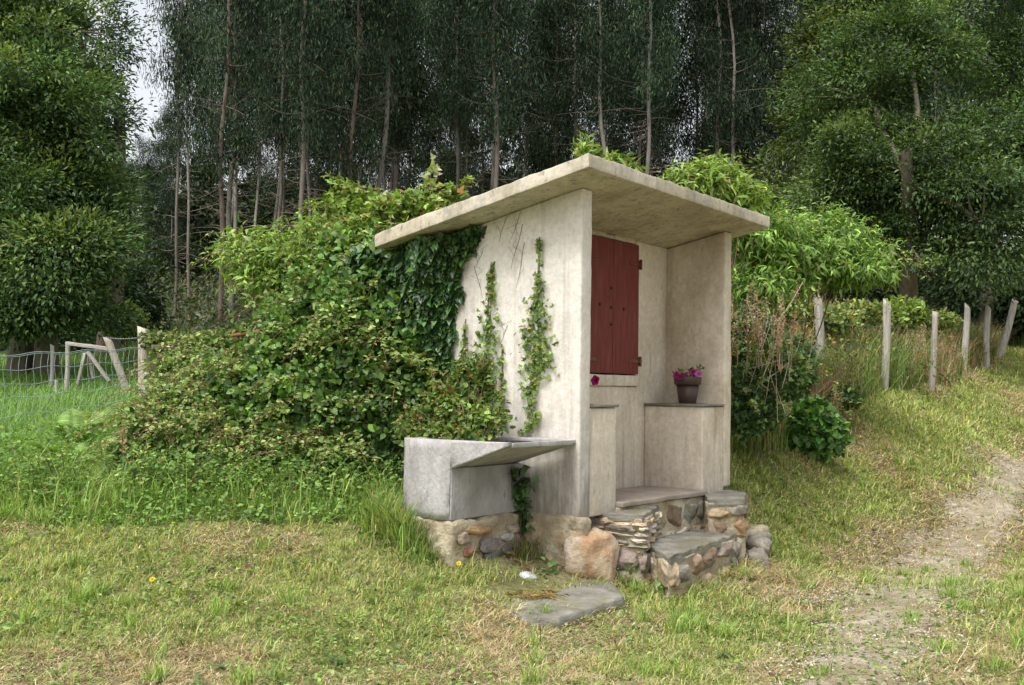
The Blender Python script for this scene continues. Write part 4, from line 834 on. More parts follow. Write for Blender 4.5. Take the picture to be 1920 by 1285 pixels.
bush('vine', 'pale vine shoots rising behind the low end of the roof', 'vine', on(-1.4, 8.9), E, 3600, .055, .75, LIME + [(.36, .22, .08)], [4, 3, 3, 1.2, .5], IVY, 22, shell=.8, lump=.5, ext=1.15, droop=.2, sr=.005, cane=(90, .3))
# one long shoot standing up
o = thing('vine_shoot', at(800, 400, 8.6), 'single tall vine shoot with pale leaves standing above the roof', 'vine'); g = Geo(); s2 = Geo()
pts = np.array([at(800, 400, 8.6), at(806, 360, 8.6), at(808, 325, 8.6), at(815, 296, 8.6)]); tube(s2, pts, [.006, .005, .004, .002], (.25, .2, .1), 5); s2.build('stem', M_BARK, o, True, o.location)
tt_ = R.random(34); p_ = np.array([np.array([np.interp(a * 3, range(4), pts[:, c]) for c in range(3)]) for a in tt_]) + R.normal(size=(34, 3)) * .02
leaves(g, p_, rnd3(34) - arr(0, 0, .2), rnd3(34) * .5 + arr(0, -.8, .5), R.uniform(.05, .10, 34), .85, pal(34, [(.33, .38, .18), (.40, .40, .24), (.26, .33, .10)]), IVY); g.build('foliage', M_LEAF, o, False, o.location)
E = [B(1470, 490, 12.0, 130, 100, 75), B(1570, 480, 12.3, 95, 90, 50), B(1430, 440, 11.6, 80, 70, 50), B(1540, 440, 12.2, 80, 70, 45), B(1620, 510, 12.0, 60, 60, 28), B(1420, 540, 11.5, 70, 60, 50)]
bush('peach_tree', 'bright green drooping leaved fruit tree right of the shelter wall', 'fruit tree', on(3.2, 12.2), E, 17000, .095, .24, [(.19, .33, .06), (.27, .42, .085), (.13, .23, .045), (.36, .46, .13)], [4, 3, 3, .6], LANCE, 4, droop=.8, shell=.8, lump=.5, sr=.012, ext=.9, cane=(150, .5, .11))
E = [B(1330, 350, 11.4, 75, 60, 40), B(1290, 345, 11.3, 45, 40, 25), B(1390, 370, 11.4, 50, 40, 28), B(1340, 320, 11.4, 35, 30, 22)]
bush('peach_tree', 'lime green fruit tree top showing above the right roof edge', 'fruit tree', on(2.1, 11.4), E, 4200, .105, .25, [(.22, .34, .06), (.30, .41, .09), (.14, .24, .045), (.40, .40, .12)], [4, 3, 2, .8], LANCE, 14, droop=.5, shell=.8, lump=.5, sr=.010, ext=1.05, cane=(70, .35, .10))
E = [B(1098, 284, 10.5, 22, 18, 26), B(1150, 305, 10.5, 34, 20, 14), B(1185, 318, 10.5, 20, 16, 10)]
bush('leafy_shoot', 'few lime leaves peeping over the peak of the roof', 'sapling', on(.9, 10.5), E, 520, .10, .25, LIME, [4, 3, 2, 1], LANCE, 8, droop=.4, shell=.9, lump=.4, ext=1.1)

# growth on the bank right of the shelter
E = [B(1430, 690, 9.9, 60, 50, 75), B(1405, 640, 10.0, 50, 50, 50), B(1480, 690, 10.4, 45, 50, 55), B(1395, 750, 9.7, 30, 40, 70), B(1575, 745, 12.4, 35, 40, 22), B(1420, 760, 9.9, 50, 40, 50)]
bush('ivy_bank', 'dark ivy and bramble mound between the shelter and first fence post', 'ivy', on(2.35, 10.0), E, 17000, .042, .8, [(.06, .12, .035), (.09, .165, .045), (.16, .23, .07), (.035, .07, .022)], [4, 3, 1.8, 2], IVY, 5, None, M_LEAF, lump=.45, sr=.004, cane=(90, .3, .045, YOUNG))
g = Geo()
for q in range(16):
    a = at(R.uniform(1390, 1480), R.uniform(640, 800), 9.55); b = at(R.uniform(1385, 1500), R.uniform(560, 700), 9.6); t = np.linspace(0, 1, 9)[:, None]; m_ = (a + b) / 2 + R.normal(size=3) * .22 + arr(0, 0, .1); tube(g, a * (1 - t) ** 2 + 2 * m_ * t * (1 - t) + b * t * t, np.linspace(.003, .0012, 9), (.42, .37, .28), 5)
a, b = at(1440, 620, 9.9), at(1505, 528, 10.1); t = np.linspace(0, 1, 9)[:, None]; tube(g, a * (1 - t) + b * t + np.sin(t * 3) * arr(0, 0, -.05), .004, (.45, .40, .30), 5)
tag(g.build('dead_twigs', M_BARK, None, True), 'pale dead twigs arching over the dark ivy mound', 'twigs')
def stalkmesh(n, h, cols, spread):
    g = Geo()
    for q in range(n):
        b = arr(*(R.normal(size=2) * spread), 0); hh = h * R.uniform(.6, 1.1); tip = b + arr(*(R.normal(size=2) * .08 * hh), hh); t = np.linspace(0, 1, 5)[:, None]
        c = pal(1, cols, None, .2)[0]; tube(g, b * (1 - t) + tip * t, np.linspace(.004, .0015, 5), c, 4, False)
        m = 60; f = R.uniform(.35, 1, m)[:, None]; p_ = b * (1 - f) + tip * f + R.normal(size=(m, 3)) * .014; leaves(g, p_, rnd3(m), rnd3(m), R.uniform(.014, .028, m), .8, pal(m, [c], None, .25), DIAMOND)
    return g
DOCK = [(.36, .20, .15), (.38, .28, .19), (.32, .24, .14), (.27, .27, .12)]
d0 = None
for q, (px, py, lab) in enumerate([(1395, 660, 'red dock stalks tight beside the shelter right wall'), (1440, 668, 'tallest red dock stalks above the dark ivy mound'), (1474, 700, 'reddish dock clump just left of the first post'), (1592, 735, 'red dock clump just right of the first post'), (1560, 765, 'low red dock stalks at the foot of the first post'), (1720, 690, 'faint rusty dock stalks between second and third posts'), (1780, 705, 'rusty dock stalks between third and fourth posts')]):
    Y_ = (9.45, 9.6, 12.2, 12.6, 12.2, 15.8, 17.5)[q]; p_ = at(px, py, Y_); p_[2] = max(p_[2] - .12, float(gz(p_[0], p_[1])) - .05)
    hh = (.55, .75, .7, .7, .35, .8, .8)[q]; o = thing('dock_plant', p_, lab, 'dock plant', 'red dock stalks on the right bank'); [stalkmesh(1, hh, DOCK, .16 if q < 5 else .2).build('stalk', M_LEAF, o) for _ in range(12 if q < 5 else 9)]
    g = Geo(); n = 50; leaves(g, R.normal(size=(n, 3)) * arr(.12, .12, .05) + arr(0, 0, .12), rnd3(n), rnd3(n) * .5 + arr(0, 0, 1), R.uniform(.06, .13, n), .35, pal(n, [(.12, .18, .05), (.2, .16, .06)]), LANCE); g.build('foliage', M_LEAF, o)
hb_ = gpt(1520, 858); E = [(hb_[0], hb_[1], hb_[2] + .30, .29, .29, .30), (hb_[0] - .12, hb_[1], hb_[2] + .22, .22, .22, .20), (hb_[0] + .14, hb_[1] - .05, hb_[2] + .22, .22, .22, .20), (hb_[0] - .02, hb_[1], hb_[2] + .45, .20, .20, .16)]
bush('hydrangea', 'rounded dark green hydrangea shrub on the mown bank', 'shrub', hb_, E, 3600, .075, .74, [(.085, .19, .04), (.13, .25, .055), (.05, .11, .025), (.26, .36, .09)], [4, 3, 2, .35], OVAL, 10, None, M_LEAF, lump=.14, shell=.5, sr=.004)
print('HYD', hb_)
g = Geo(); n = 900; p_ = np.array([gpt(x_, y_) for x_, y_ in zip(R.uniform(1376, 1470, 90), R.uniform(790, 850, 90))])[R.integers(90, size=n)] + R.normal(size=(n, 3)) * arr(.05, .05, 0)
blades(g, p_, R.uniform(0, 6.283, n), np.abs(R.normal(.25, .2, n)), R.uniform(.15, .5, n), R.uniform(.006, .011, n), pal(n, [(.16, .27, .06), (.24, .35, .09), (.10, .18, .04)]), .7)
tag(g.build('bank_grass', M_GRASS), 'long green grass at the foot of the dark ivy mound', 'grass', None, 'stuff')
E = [B(1690, 590, 17.5, 45, 40, 28), B(1665, 600, 17.3, 30, 30, 20)]
bush('round_bush', 'small yellow green bush behind the second fence post', 'bush', on(E[0][0], 17.6), E, 1800, .10, .5, [(.18, .27, .05), (.26, .33, .08), (.10, .17, .04)], None, OVAL, 10)
E = [B(1930, 605, 27.5, 38, 36, 38), B(1945, 640, 27.2, 30, 30, 30)]
bush('laurel_bush', 'bright green bush at the far bend by the leaning post', 'bush', on(E[0][0], 27.5), E, 2600, .12, .5, [(.09, .20, .04), (.14, .26, .05), (.05, .10, .03)], None, OVAL, 10)
E = [B(1610, 590, 16, 60, 40, 25), B(1480, 580, 15, 60, 40, 22), B(1560, 600, 15, 50, 40, 22), B(1760, 600, 19, 40, 30, 16)]
bush('weedy_shrub', 'low yellowish shrubs along the bank top before the trees', 'shrub', on(4.2, 15), E, 5000, .07, .55, [(.18, .24, .06), (.26, .29, .08), (.09, .15, .04), (.45, .33, .07)], [4, 3, 2, .3], OVAL, 16, lump=.4, shell=.7)
E = [B(240, 600, 19, 32, 28, 26), B(215, 612, 19, 20, 18, 16)]
bush('round_bush', 'yellow green bush under the left trees behind the gate', 'bush', on(E[0][0], 19.2), E, 1500, .11, .5, [(.20, .28, .05), (.27, .33, .08), (.11, .17, .04)], None, OVAL, 8)

# ------------------------------------------------------------------ posts, wire fence, gate, timber
def post(px_b, py_b, px_t, py_t, Y, wpx, label, name='fence_post', group='grey split posts along the right bank', slant=.10, Yt=None, col=(.37, .355, .325)):
    b, t = at(px_b, py_b, Y), at(px_t, py_t, Yt or Y); gnd = float(gz(b[0], b[1])); d = (t - b); b2 = b - d / d[2] * (b[2] - gnd + .25) if b[2] > gnd - .2 else b - d / d[2] * .15
    o = thing(name, (b2[0], b2[1], max(gnd, b2[2])), label, 'post', group); r_ = wpx * .5 * Y / FPX; n_ = 16; K = 12; g = Geo(); base = arr(*o.location); f = np.linspace(0, 1, n_)
    ctr = (b2 * (1 - f)[:, None] + t * f[:, None]); th = np.arange(K) * 2 * math.pi / K; seed = px_b
    v = []; 
    for q in range(n_):
        rr = r_ * (1.05 - .15 * f[q]) * (1 + np.array([.16 * mnoise.noise(Vector((math.cos(a) * 1.5, math.sin(a) * 1.5, f[q] * 3 + seed))) for a in th])) * np.where(np.cos(th + seed) > .55, .86, 1.0)
        c = ctr[q] + arr(.012 * math.sin(f[q] * 5 + seed), 0, 0); ring = np.stack([c[0] + rr * np.cos(th), c[1] + rr * np.sin(th), np.full(K, c[2])], -1)
        if q == n_ - 1: ring[:, 2] += -slant * (np.cos(th) * .5 + .5) * (1 if slant > 0 else -1) * 1.0 if True else 0
        v.append(ring)
    v = np.concatenate(v); i = np.arange(n_ - 1)[:, None] * K; j = np.arange(K)[None]; j2 = (j + 1) % K; f4 = np.stack([i + j, i + j2, i + K + j2, i + K + j], -1).reshape(-1, 4)
    f3 = [((n_ - 1) * K, (n_ - 1) * K + q, (n_ - 1) * K + q + 1) for q in range(1, K - 1)]
    g.add(v - base, f3, f4, np.asarray(col)); m_ = g.build('shaft', M_WOOD, o, True); return o
post(1538, 716, 1533, 548, 13.9, 17, 'broad grey split post with slanted top, nearest the shelter', slant=.10)
post(1658, 728, 1664, 560, 14.6, 15, 'grey split post behind the lane bank, second from the shelter', slant=.12)
post(1746, 722, 1755, 584, 16.4, 12, 'thin straight brownish post with squarish top, third from the shelter', slant=.02, col=(.33, .30, .265))
post(1807, 695, 1813, 568, 20, 13, 'fourth post from the shelter, pointed and slightly tilted', slant=.14)
post(1849, 690, 1853, 570, 21, 11, 'slim upright post just before the leaning one', slant=.12)
post(1878, 655, 1905, 560, 23, 13, 'last post, leaning to the right by the green bush', slant=.10)
g = Geo()
tops = [at(1372, 590, 11.5), at(1533, 600, 13.9), at(1662, 612, 14.6), at(1753, 622, 16.4), at(1812, 612, 20), at(1852, 608, 21), at(1896, 590, 26)]
for dz in (0, -.28):
    for a, b in zip(tops[:-1], tops[1:]):
        t = np.linspace(0, 1, 8)[:, None]; tube(g, a * (1 - t) + b * t - np.sin(t * math.pi) * arr(0, 0, .03) + arr(0, 0, dz), .0009, (.2, .2, .2), 4, False)
tag(g.build('fence_wire', M_WIRE), 'thin slack wires strung between the grey posts on the right', 'wire')
# left wire netting, its pale post
pst = post(270, 790, 272, 612, 12, 25, 'stout pale weathered post with chipped top at the end of the wire netting', 'fence_post', None, .05, None, (.50, .45, .38))
wf = thing('wire_fence', on(-4.8, 10.6), 'blue grey wire netting fence across the left meadow', 'fence'); A_ = at(268, 655, 12.0); Bx = at(-420, 690, 7.6)
ga = Geo(); wb = arr(*wf.location); H = [.0, .13, .27, .40, .56, .74]
Lf = np.linspace(0, 1, 60)
def fpt(f, dz): p_ = A_ * (1 - f) + Bx * f; return arr(p_[0], p_[1], p_[2] - dz + .012 * math.sin(f * 37 + dz * 9))
for hz_ in H: tube(ga, [fpt(f, hz_) - wb for f in Lf], .0030 if hz_ else .0042, k=4, cap=False)
tube(ga, [fpt(f, -.015) - wb for f in Lf], .003, k=4, cap=False); ga.build('line_wire', M_WIRE, wf)
ga = Geo()
for f in np.linspace(.01, .99, 44):
    pts = [fpt(f + .004 * math.sin(z * 14) , z) - wb for z in np.linspace(0, .86, 20)]; tube(ga, pts, .0024, k=4, cap=False)
ga.build('stay_wire', M_WIRE, wf)
g = Geo()
for (a, b) in (((272, 632, 12), (198, 633, 15)), ((272, 630, 12), (380, 628, 12.5))):
    a, b = at(*a), at(*b); t = np.linspace(0, 1, 40); pts = a * (1 - t)[:, None] + b * t[:, None] + np.stack([0 * t, 0 * t, .006 * np.sin(t * 90) - .02 * np.sin(t * 3.14)], -1); tube(g, pts, .0035, k=4, cap=False)
tag(g.build('barbed_wire', M_WIRE), 'twisted wire strung from the pale post top to the old gate', 'wire')
gt = thing('wooden_gate', on(*at(165, 720, 15)[:2]), 'old grey wooden gate with top rail and inverted V braces', 'gate'); gb = arr(*gt.location)
def plank(name, a, b, w, th, parent, base, col):
    a, b = np.asarray(a) - base, np.asarray(b) - base; d = b - a; L_ = np.linalg.norm(d); g = rbox((-w / 2, -th / 2, 0), (w / 2, th / 2, L_), .006, .08, .006, 6, int(L_ * 100), None, col)
    o = g.build(name, M_WOOD, parent, True); o.location = tuple(a); o.rotation_euler = Vector(d).to_track_quat('Z', 'Y').to_euler(); return o
WG = (.36, .33, .30)
plank('rail', at(126, 644, 15), at(212, 655, 14.9), .10, .05, gt, gb, WG); plank('brace', at(160, 662, 14.9), at(146, 722, 14.9), .07, .04, gt, gb, WG); plank('brace', at(164, 660, 14.85), at(206, 716, 14.85), .07, .04, gt, gb, WG); plank('brace', at(166, 664, 14.95), at(176, 712, 14.95), .05, .04, gt, gb, (.25, .23, .2))
post(124, 735, 127, 642, 15.1, 9, 'slim gate post at the hinge side of the old gate', 'gate_post', 'posts of the old gate', .01); post(98, 740, 97, 645, 15.6, 8, 'thin stake left of the old gate', 'gate_post', 'posts of the old gate', .03)
post(232, 720, 203, 632, 14.7, 17, 'thick mossy leaning post at the latch side of the old gate', 'gate_post', 'posts of the old gate', .04, None, (.33, .31, .26)); post(108, 740, 106, 712, 14.5, 6, 'short broken stake in the meadow grass', 'gate_post', 'posts of the old gate', .02)
for a, b, w, lab, cl in (((285, 651, 11.6), (345, 655, 11.8), .07, 'grey weathered plank lying on top of the timber heap', (.17, .14, .11)), ((297, 666, 11.5), (325, 674, 11.5), .09, 'short brown timber end below the weathered plank', (.15, .11, .08))):
    o = thing('old_plank', at(*a), lab, 'plank'); plank('board', at(*a), at(*b), w, .05, o, at(*a), cl)
o = thing('rusty_bar', at(434, 630, 9.6), 'rusty red iron bar sticking out of the brambles', 'iron bar'); g = Geo(); tube(g, [arr(0, 0, 0), at(484, 622, 9.6) - at(434, 630, 9.6), at(520, 616, 9.6) - at(434, 630, 9.6)], .018, k=8); g.build('bar', roughmat('red_rust', [(.3, (.16, .05, .035)), (.7, (.28, .10, .06))], 18, False, .8, .3, 50), o, True)
E = [B(300, 640, 11.8, 40, 30, 18), B(350, 635, 11.9, 40, 30, 16), B(420, 640, 11, 60, 40, 22)]
bush('bramble_tangle', 'leafy tangle growing over the old timber beside the pale post', 'bramble', on(E[0][0], 11.9), E, 2200, .05, .6, [(.16, .22, .06), (.24, .28, .08), (.09, .14, .04)], None, OVAL, 10, shell=.7, lump=.4)

# ferns, buttercups, seed stalks
def fern(px, py, label, s, cols, nf=6, seedaz=0, Y=None):
    b = gpt(px, py) if Y is None else at(px, py, Y); o = thing('fern', b, label, 'fern', 'ferns in the left verge')
    for q in range(nf):
        az = seedaz + q * 6.283 / nf + R.normal() * .2; L_ = s * R.uniform(.8, 1.15); t = np.linspace(0, 1, 38); hd = arr(math.cos(az), math.sin(az), 0)
        sp_ = np.outer(t ** 1.3 * L_ * .62, hd) + np.outer(L_ * (1.15 * t - .55 * t ** 2.4), arr(0, 0, 1)); g = Geo(); tube(g, sp_, np.linspace(.003, .001, 38), (.22, .28, .08), 4, False)
        sd_ = arr(-math.sin(az), math.cos(az), 0); tn = unit(np.gradient(sp_, axis=0))
        for sgn in (-1, 1):
            m = np.arange(5, 38); ln = L_ * .22 * np.sin(np.pi * (t[m] * .85 + .12)); leaves(g, sp_[m], sgn * sd_ + .35 * tn[m] - arr(0, 0, .15), np.cross(tn[m], sgn * sd_) * sgn + 0, ln, .15, pal(len(m), cols, None, .12), LANCE)
        g.build('frond', M_LEAF, o)
    return o
FG = [(.17, .30, .06), (.22, .34, .08)]
fern(135, 855, 'large bright fern in the verge below the wire netting', .58, FG, 7, .3)
fern(190, 830, 'pale feathery fern beside the low bramble', .52, [(.28, .36, .14), (.22, .32, .09)], 5, .9)
fern(110, 905, 'lower fern spreading at the verge left edge', .48, FG, 6, .1)
fern(135, 955, 'small drooping greyish fern close to the mown edge', .34, [(.24, .34, .17), (.16, .27, .08)], 4, .5)
bc = None
for q, (px, py, where) in enumerate([(16, 850, 'at the far left verge edge'), (28, 838, 'in the yellow cluster at the verge left end'), (40, 836, 'right of the yellow cluster'), (172, 846, 'above the lower fern'), (205, 836, 'beside the low bramble'), (450, 863, 'in the middle of the verge'), (700, 922, 'in the long grass left of the trough'), (860, 1072, 'at the foot of the trough base'), (285, 1104, 'in the mown grass at the left'), (148, 782, 'near the top of the ferns'), (57, 942, 'low in the verge at the left'), (116, 950, 'near the drooping fern')]):
    b = gpt(px, py + (14 if py < 1000 else 5)); o = thing('buttercup', b, 'yellow buttercup ' + where, 'flower', 'buttercups in the grass'); h_ = max(.05, (at(px, py, b[1])[2] - b[2])); h_ = max(h_, .06)
    g = Geo(); tube(g, [(0, 0, -.01), (.004, 0, h_ * .5), (0, 0, h_)], .0016, (.15, .2, .05), 4); g.build('stem', M_LEAF, o)
    g = Geo(); flower(g, arr(0, 0, h_), (0, -.8, .7), .015, (.75, .55, .02)); g.build('petals', M_PETAL, o)
for q, (px, py, h_, lab) in enumerate([(231, 880, .30, 'brown seed stalk at the left end of the low bramble'), (318, 850, .32, 'buff seed stalk in the low bramble'), (515, 760, .40, 'tall buff seed stalk before the thicket'), (563, 840, .30, 'brown seed stalk in the verge below the thicket'), (438, 880, .28, 'short seed stalk at mid verge'), (526, 870, .26, 'pinkish seed stalk right of mid verge')]):
    b = at(px, py, 7.9 if q != 2 else 8.2); o = thing('seed_stalk', b, lab, 'seed stalk', 'seed stalks in the verge'); stalkmesh(1, h_, [(.42, .30, .18)], .0).build('stalk', M_LEAF, o)

# ------------------------------------------------------------------ trees
def limb(g, a, b, r0, r1, c, bend=.1, k=7, n=8):
    t = np.linspace(0, 1, n)[:, None]; m_ = (a + b) / 2 + R.normal(size=3) * bend * np.linalg.norm(b - a); tube(g, a * (1 - t) ** 2 + 2 * m_ * t * (1 - t) + b * t * t, np.linspace(r0, r1, n), c, k, False)
def broadleaf(name, label, cat, base, E, nclump, per, size, cols, w, trunk_r, wid=.42, tpl=OVAL, clump=.55, bark=(.16, .14, .11), ntrunk=1, group=None, mat=None, tips=None):
    """Trunk, limbs to clumps of leaves spread through a crown of several lobes."""
    base = np.asarray(base, float); o = thing(name, base, label, cat, group); E = np.array(E, float); g = Geo(); gl = Geo()
    vol = E[:, 3] * E[:, 4] * E[:, 5]; k = R.choice(len(E), nclump, p=(vol ** .75) / (vol ** .75).sum()); d = rnd3(nclump); r = R.random(nclump) ** .42 * (1 + .17 * R.normal(size=nclump))
    C = E[k, :3] + d * r[:, None] * E[k, 3:6]
    kp = np.array([mnoise.noise(Vector(q * .62)) + .5 * mnoise.noise(Vector(q * 1.5)) > -.17 for q in C]) ; C, k = C[kp], k[kp]; nclump = len(C)
    hubs = []
    for q in range(ntrunk):
        b0 = base + R.normal(size=3) * arr(.5, .5, 0) * (q > 0); top = E[:, :3].mean(0) + R.normal(size=3) * arr(.6, .6, 0); limb(g, b0 - arr(0, 0, .3), top, trunk_r, trunk_r * .4, bark, .06, 10, 12)
        for e in E:
            s_ = b0 + (top - b0) * R.uniform(.3, .9); limb(g, s_, e[:3], trunk_r * .45, trunk_r * .12, bark, .12); hubs.append(e[:3])
    hubs = np.array(hubs)
    for c in C[R.random(nclump) < .5]: h = hubs[np.argmin(((hubs - c) ** 2).sum(1))]; limb(g, h, c, trunk_r * .12, .008, bark, .15, 4, 5)
    n = nclump * per; ci = np.repeat(np.arange(nclump), per); dd = rnd3(n); rr = R.random(n) ** .5
    sc = clump * R.uniform(.45, 1.55, nclump); p_ = C[ci] + dd * (rr * sc[ci])[:, None] * arr(1, 1, .62) + arr(0, 0, 1) * 0
    outw = unit(C - E[k, :3])[ci]; nr = outw * .5 + arr(0, 0, .7) + .5 * R.normal(size=(n, 3)); ax = outw * .6 + dd * .8 + .5 * R.normal(size=(n, 3)) + arr(0, 0, -.15)
    tone = (1 + .28 * R.normal(size=nclump)).clip(.5, 1.6); col = pal(n, cols, w, .2) * tone[ci][:, None]
    if tips is not None: y = R.random(nclump) < tips[1]; s_ = y[ci] & (dd[:, 2] > -.1); col[s_] = pal(s_.sum(), [tips[0]], None, .2)
    leaves(gl, p_, ax, nr, R.uniform(.7, 1.35, n) * size, wid, np.clip(col, .003, .8), tpl)
    gl.build('crown', mat or M_LEAF, o, False, base); g.build('trunk', M_BARK, o, True, base); return o
LAUR = [(.058, .115, .034), (.09, .16, .045), (.135, .205, .06), (.034, .068, .024)]
E = [B(60, 230, 17, 150, 150, 170), B(-20, 420, 16.5, 170, 150, 130), B(130, 480, 16, 120, 110, 90), B(30, 560, 16, 120, 110, 60), B(40, 60, 17.5, 100, 110, 120), B(70, 370, 16.8, 110, 110, 90), B(110, 570, 16.5, 100, 90, 55), B(150, 400, 17, 60, 60, 90)]
broadleaf('laurel_tree', 'big leafy evergreen with yellowish shoot tips filling the left edge', 'tree', on(-7.6, 17.5), E, 480, 340, .085, LAUR, [4, 4, 2, 2], .22, .40, OVAL, .55, ntrunk=3, tips=((.19, .25, .065), .2))
E = [B(150, 60, 21, 85, 90, 130), B(140, 230, 20.5, 75, 80, 120), B(165, 390, 20, 65, 70, 90), B(90, 120, 21.5, 110, 100, 150), B(150, 520, 20, 75, 70, 70), B(60, -120, 21, 150, 100, 120)]
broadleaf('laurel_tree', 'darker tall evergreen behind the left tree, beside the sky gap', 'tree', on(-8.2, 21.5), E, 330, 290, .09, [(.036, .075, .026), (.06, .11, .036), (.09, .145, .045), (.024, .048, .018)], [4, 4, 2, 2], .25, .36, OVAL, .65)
E = [B(-10, 560, 23, 160, 100, 60), B(120, 570, 24, 130, 100, 60), B(230, 560, 26, 60, 60, 60), B(60, 640, 22, 150, 60, 30)]
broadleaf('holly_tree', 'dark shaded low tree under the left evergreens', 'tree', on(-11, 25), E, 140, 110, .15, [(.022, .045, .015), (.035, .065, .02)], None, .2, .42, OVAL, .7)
OAK = [(.055, .105, .033), (.085, .145, .042), (.12, .18, .052), (.034, .066, .024)]
E = [B(1640, 190, 22, 130, 120, 110), B(1600, 330, 21.5, 120, 110, 100), B(1740, 330, 21, 150, 130, 120), B(1560, 430, 22, 90, 90, 70), B(1700, 450, 21, 130, 110, 80), B(1840, 420, 20, 130, 110, 110), B(1880, 250, 21, 110, 110, 130), B(1700, 80, 22, 120, 100, 80)]
broadleaf('acacia_tree', 'broad green tree with layered sprays behind the right posts', 'tree', on(8.5, 23), E, 430, 310, .09, OAK, [4, 4, 2, 2], .24, .42, OVAL, .58, tips=((.14, .20, .055), .14))
E = [B(1850, 90, 25, 120, 110, 120), B(1780, -40, 25, 140, 110, 100), B(1950, 200, 25, 100, 100, 140), B(1930, 0, 24, 90, 90, 110)]
broadleaf('acacia_tree', 'loose crowned green tree at the top right corner with sky showing through', 'tree', on(11.5, 26), E, 200, 230, .09, OAK, [3, 4, 3, 1], .2, .42, OVAL, .6)
E = [B(1530, 250, 28, 60, 60, 120), B(1560, 120, 28, 80, 80, 110), B(1500, 420, 27, 70, 70, 90), B(1470, 330, 28, 40, 40, 60), B(1600, 20, 28, 90, 80, 90)]
broadleaf('acacia_tree', 'olive green tree bordering the dark eucalyptus wood on the right', 'tree', on(8.3, 29), E, 220, 160, .13, [(.06, .105, .026), (.10, .145, .035), (.14, .17, .042), (.04, .065, .02)], None, .2, .36, OVAL, .7)
E = [B(1800, 530, 27, 160, 100, 60), B(1640, 540, 29, 130, 90, 60), B(1930, 540, 26, 120, 90, 70), B(1720, 600, 30, 150, 60, 30)]
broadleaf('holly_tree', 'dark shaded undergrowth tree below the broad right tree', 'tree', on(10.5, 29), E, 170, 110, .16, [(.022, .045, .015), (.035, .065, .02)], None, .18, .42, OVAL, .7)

for q, (px_, Y_, lab) in enumerate([(350, 62, 'low dark tree deep in the wood seen between the left trunks'), (430, 66, 'dark rounded understorey tree behind the brown twin trunks'), (250, 60, 'dark low tree behind the gate at the wood edge')]):
    E = [B(px_, 560, Y_, 90, 80, 60), B(px_ - 40, 480, Y_, 60, 60, 60), B(px_ + 40, 470, Y_ + 2, 60, 60, 70), B(px_, 600, Y_ - 2, 100, 60, 30)] if q < 2 else [B(px_, 570, Y_, 70, 70, 40), B(px_ + 30, 540, Y_, 50, 50, 40)]
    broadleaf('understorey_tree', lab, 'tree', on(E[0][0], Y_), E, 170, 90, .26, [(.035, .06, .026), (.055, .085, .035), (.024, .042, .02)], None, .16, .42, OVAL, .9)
und = [o for o in COL.objects if o.name.startswith('understorey_tree') and o.type == 'EMPTY']
for q, px_ in enumerate((300, 395, 480, 560, 640, 730, 830, 930, 1190, 1280, 1380)):
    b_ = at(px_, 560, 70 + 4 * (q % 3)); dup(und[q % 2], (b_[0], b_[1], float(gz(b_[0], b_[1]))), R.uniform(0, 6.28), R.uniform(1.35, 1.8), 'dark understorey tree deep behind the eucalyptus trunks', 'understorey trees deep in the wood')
# eucalyptus: tall poles with hanging grey-green leaves; five models, then copies
def euc_model(seed, lean=(0, 0), crown0=4.5, dens=1.0):
    H = R.uniform(20, 23); r0 = R.uniform(.08, .11); zz = np.linspace(-.5, H, 22); wob = .10 * np.sin(zz * .5 + seed) + .06 * np.sin(zz * 1.3 + seed * 2)
    P_ = np.stack([lean[0] * zz + wob, lean[1] * zz + .08 * np.cos(zz * .6 + seed), zz], -1); g = Geo(); gl = Geo(); gd = g
    tone = .56 * np.array([(.33, .295, .255), (.44, .41, .36), (.27, .22, .18), (.36, .34, .31)][seed % 4]); f = np.clip(zz / H, 0, 1)[:, None]
    tube(g, P_, r0 * (1 - .80 * np.clip(zz / H, 0, 1)), tone * (.8 + .35 * f) * (1 + .15 * R.normal(size=(22, 1))), 8)
    def ax(z): return arr(np.interp(z, zz, P_[:, 0]), np.interp(z, zz, P_[:, 1]), z)
    for q in range(34):                                      # dead side twigs on the lower bole
        z = R.uniform(2, 9); az = R.uniform(0, 6.28); L_ = R.uniform(.6, 1.8); a = ax(z); b = a + arr(math.cos(az) * L_, math.sin(az) * L_, R.uniform(-.5, .4)); limb(gd, a, b, .014, .004, (.17, .14, .115), .15, 4, 5)
    cl = []
    for q in range(int(100 * dens)):
        z = crown0 + (H - crown0) * R.random() ** .85; az = R.uniform(0, 6.28); L_ = R.uniform(.5, 1.9) * (1.05 - .5 * (z - crown0) / (H - crown0)) * (.55 + .45 * min(1, (z - crown0) / 3)); a = ax(z); b = a + arr(math.cos(az) * L_, math.sin(az) * L_, L_ * R.uniform(.1, .7)); limb(g, a, b, .022, .006, tone * .7, .12, 4, 5)
        for t in (.5, .75, 1): cl.append(a + (b - a) * t + R.normal(size=3) * .15)
    cl = np.array(cl); cl = cl[(np.hypot(*(cl - np.array([ax(c[2]) for c in cl]))[:, :2].T) > .45) | (R.random(len(cl)) < .25)]; per = 78; n = len(cl) * per; ci = np.repeat(np.arange(len(cl)), per); p_ = cl[ci] + R.normal(size=(n, 3)) * arr(.27, .27, .38)
    tn = (1 + .5 * R.normal(size=len(cl))).clip(.35, 2.3) * (.75, 1.1, .85, 1.25, .65)[seed % 5]; col = pal(n, [(.026, .050, .028), (.043, .074, .038), (.075, .115, .050), (.13, .09, .055)], [5, 4, 2, .12], .2) * tn[ci][:, None]
    leaves(gl, p_, arr(0, 0, -1) + .42 * R.normal(size=(n, 3)), rnd3(n), R.uniform(.11, .23, n), R.uniform(.18, .30, n), col, DIAMOND)
    return g, gl
models = []
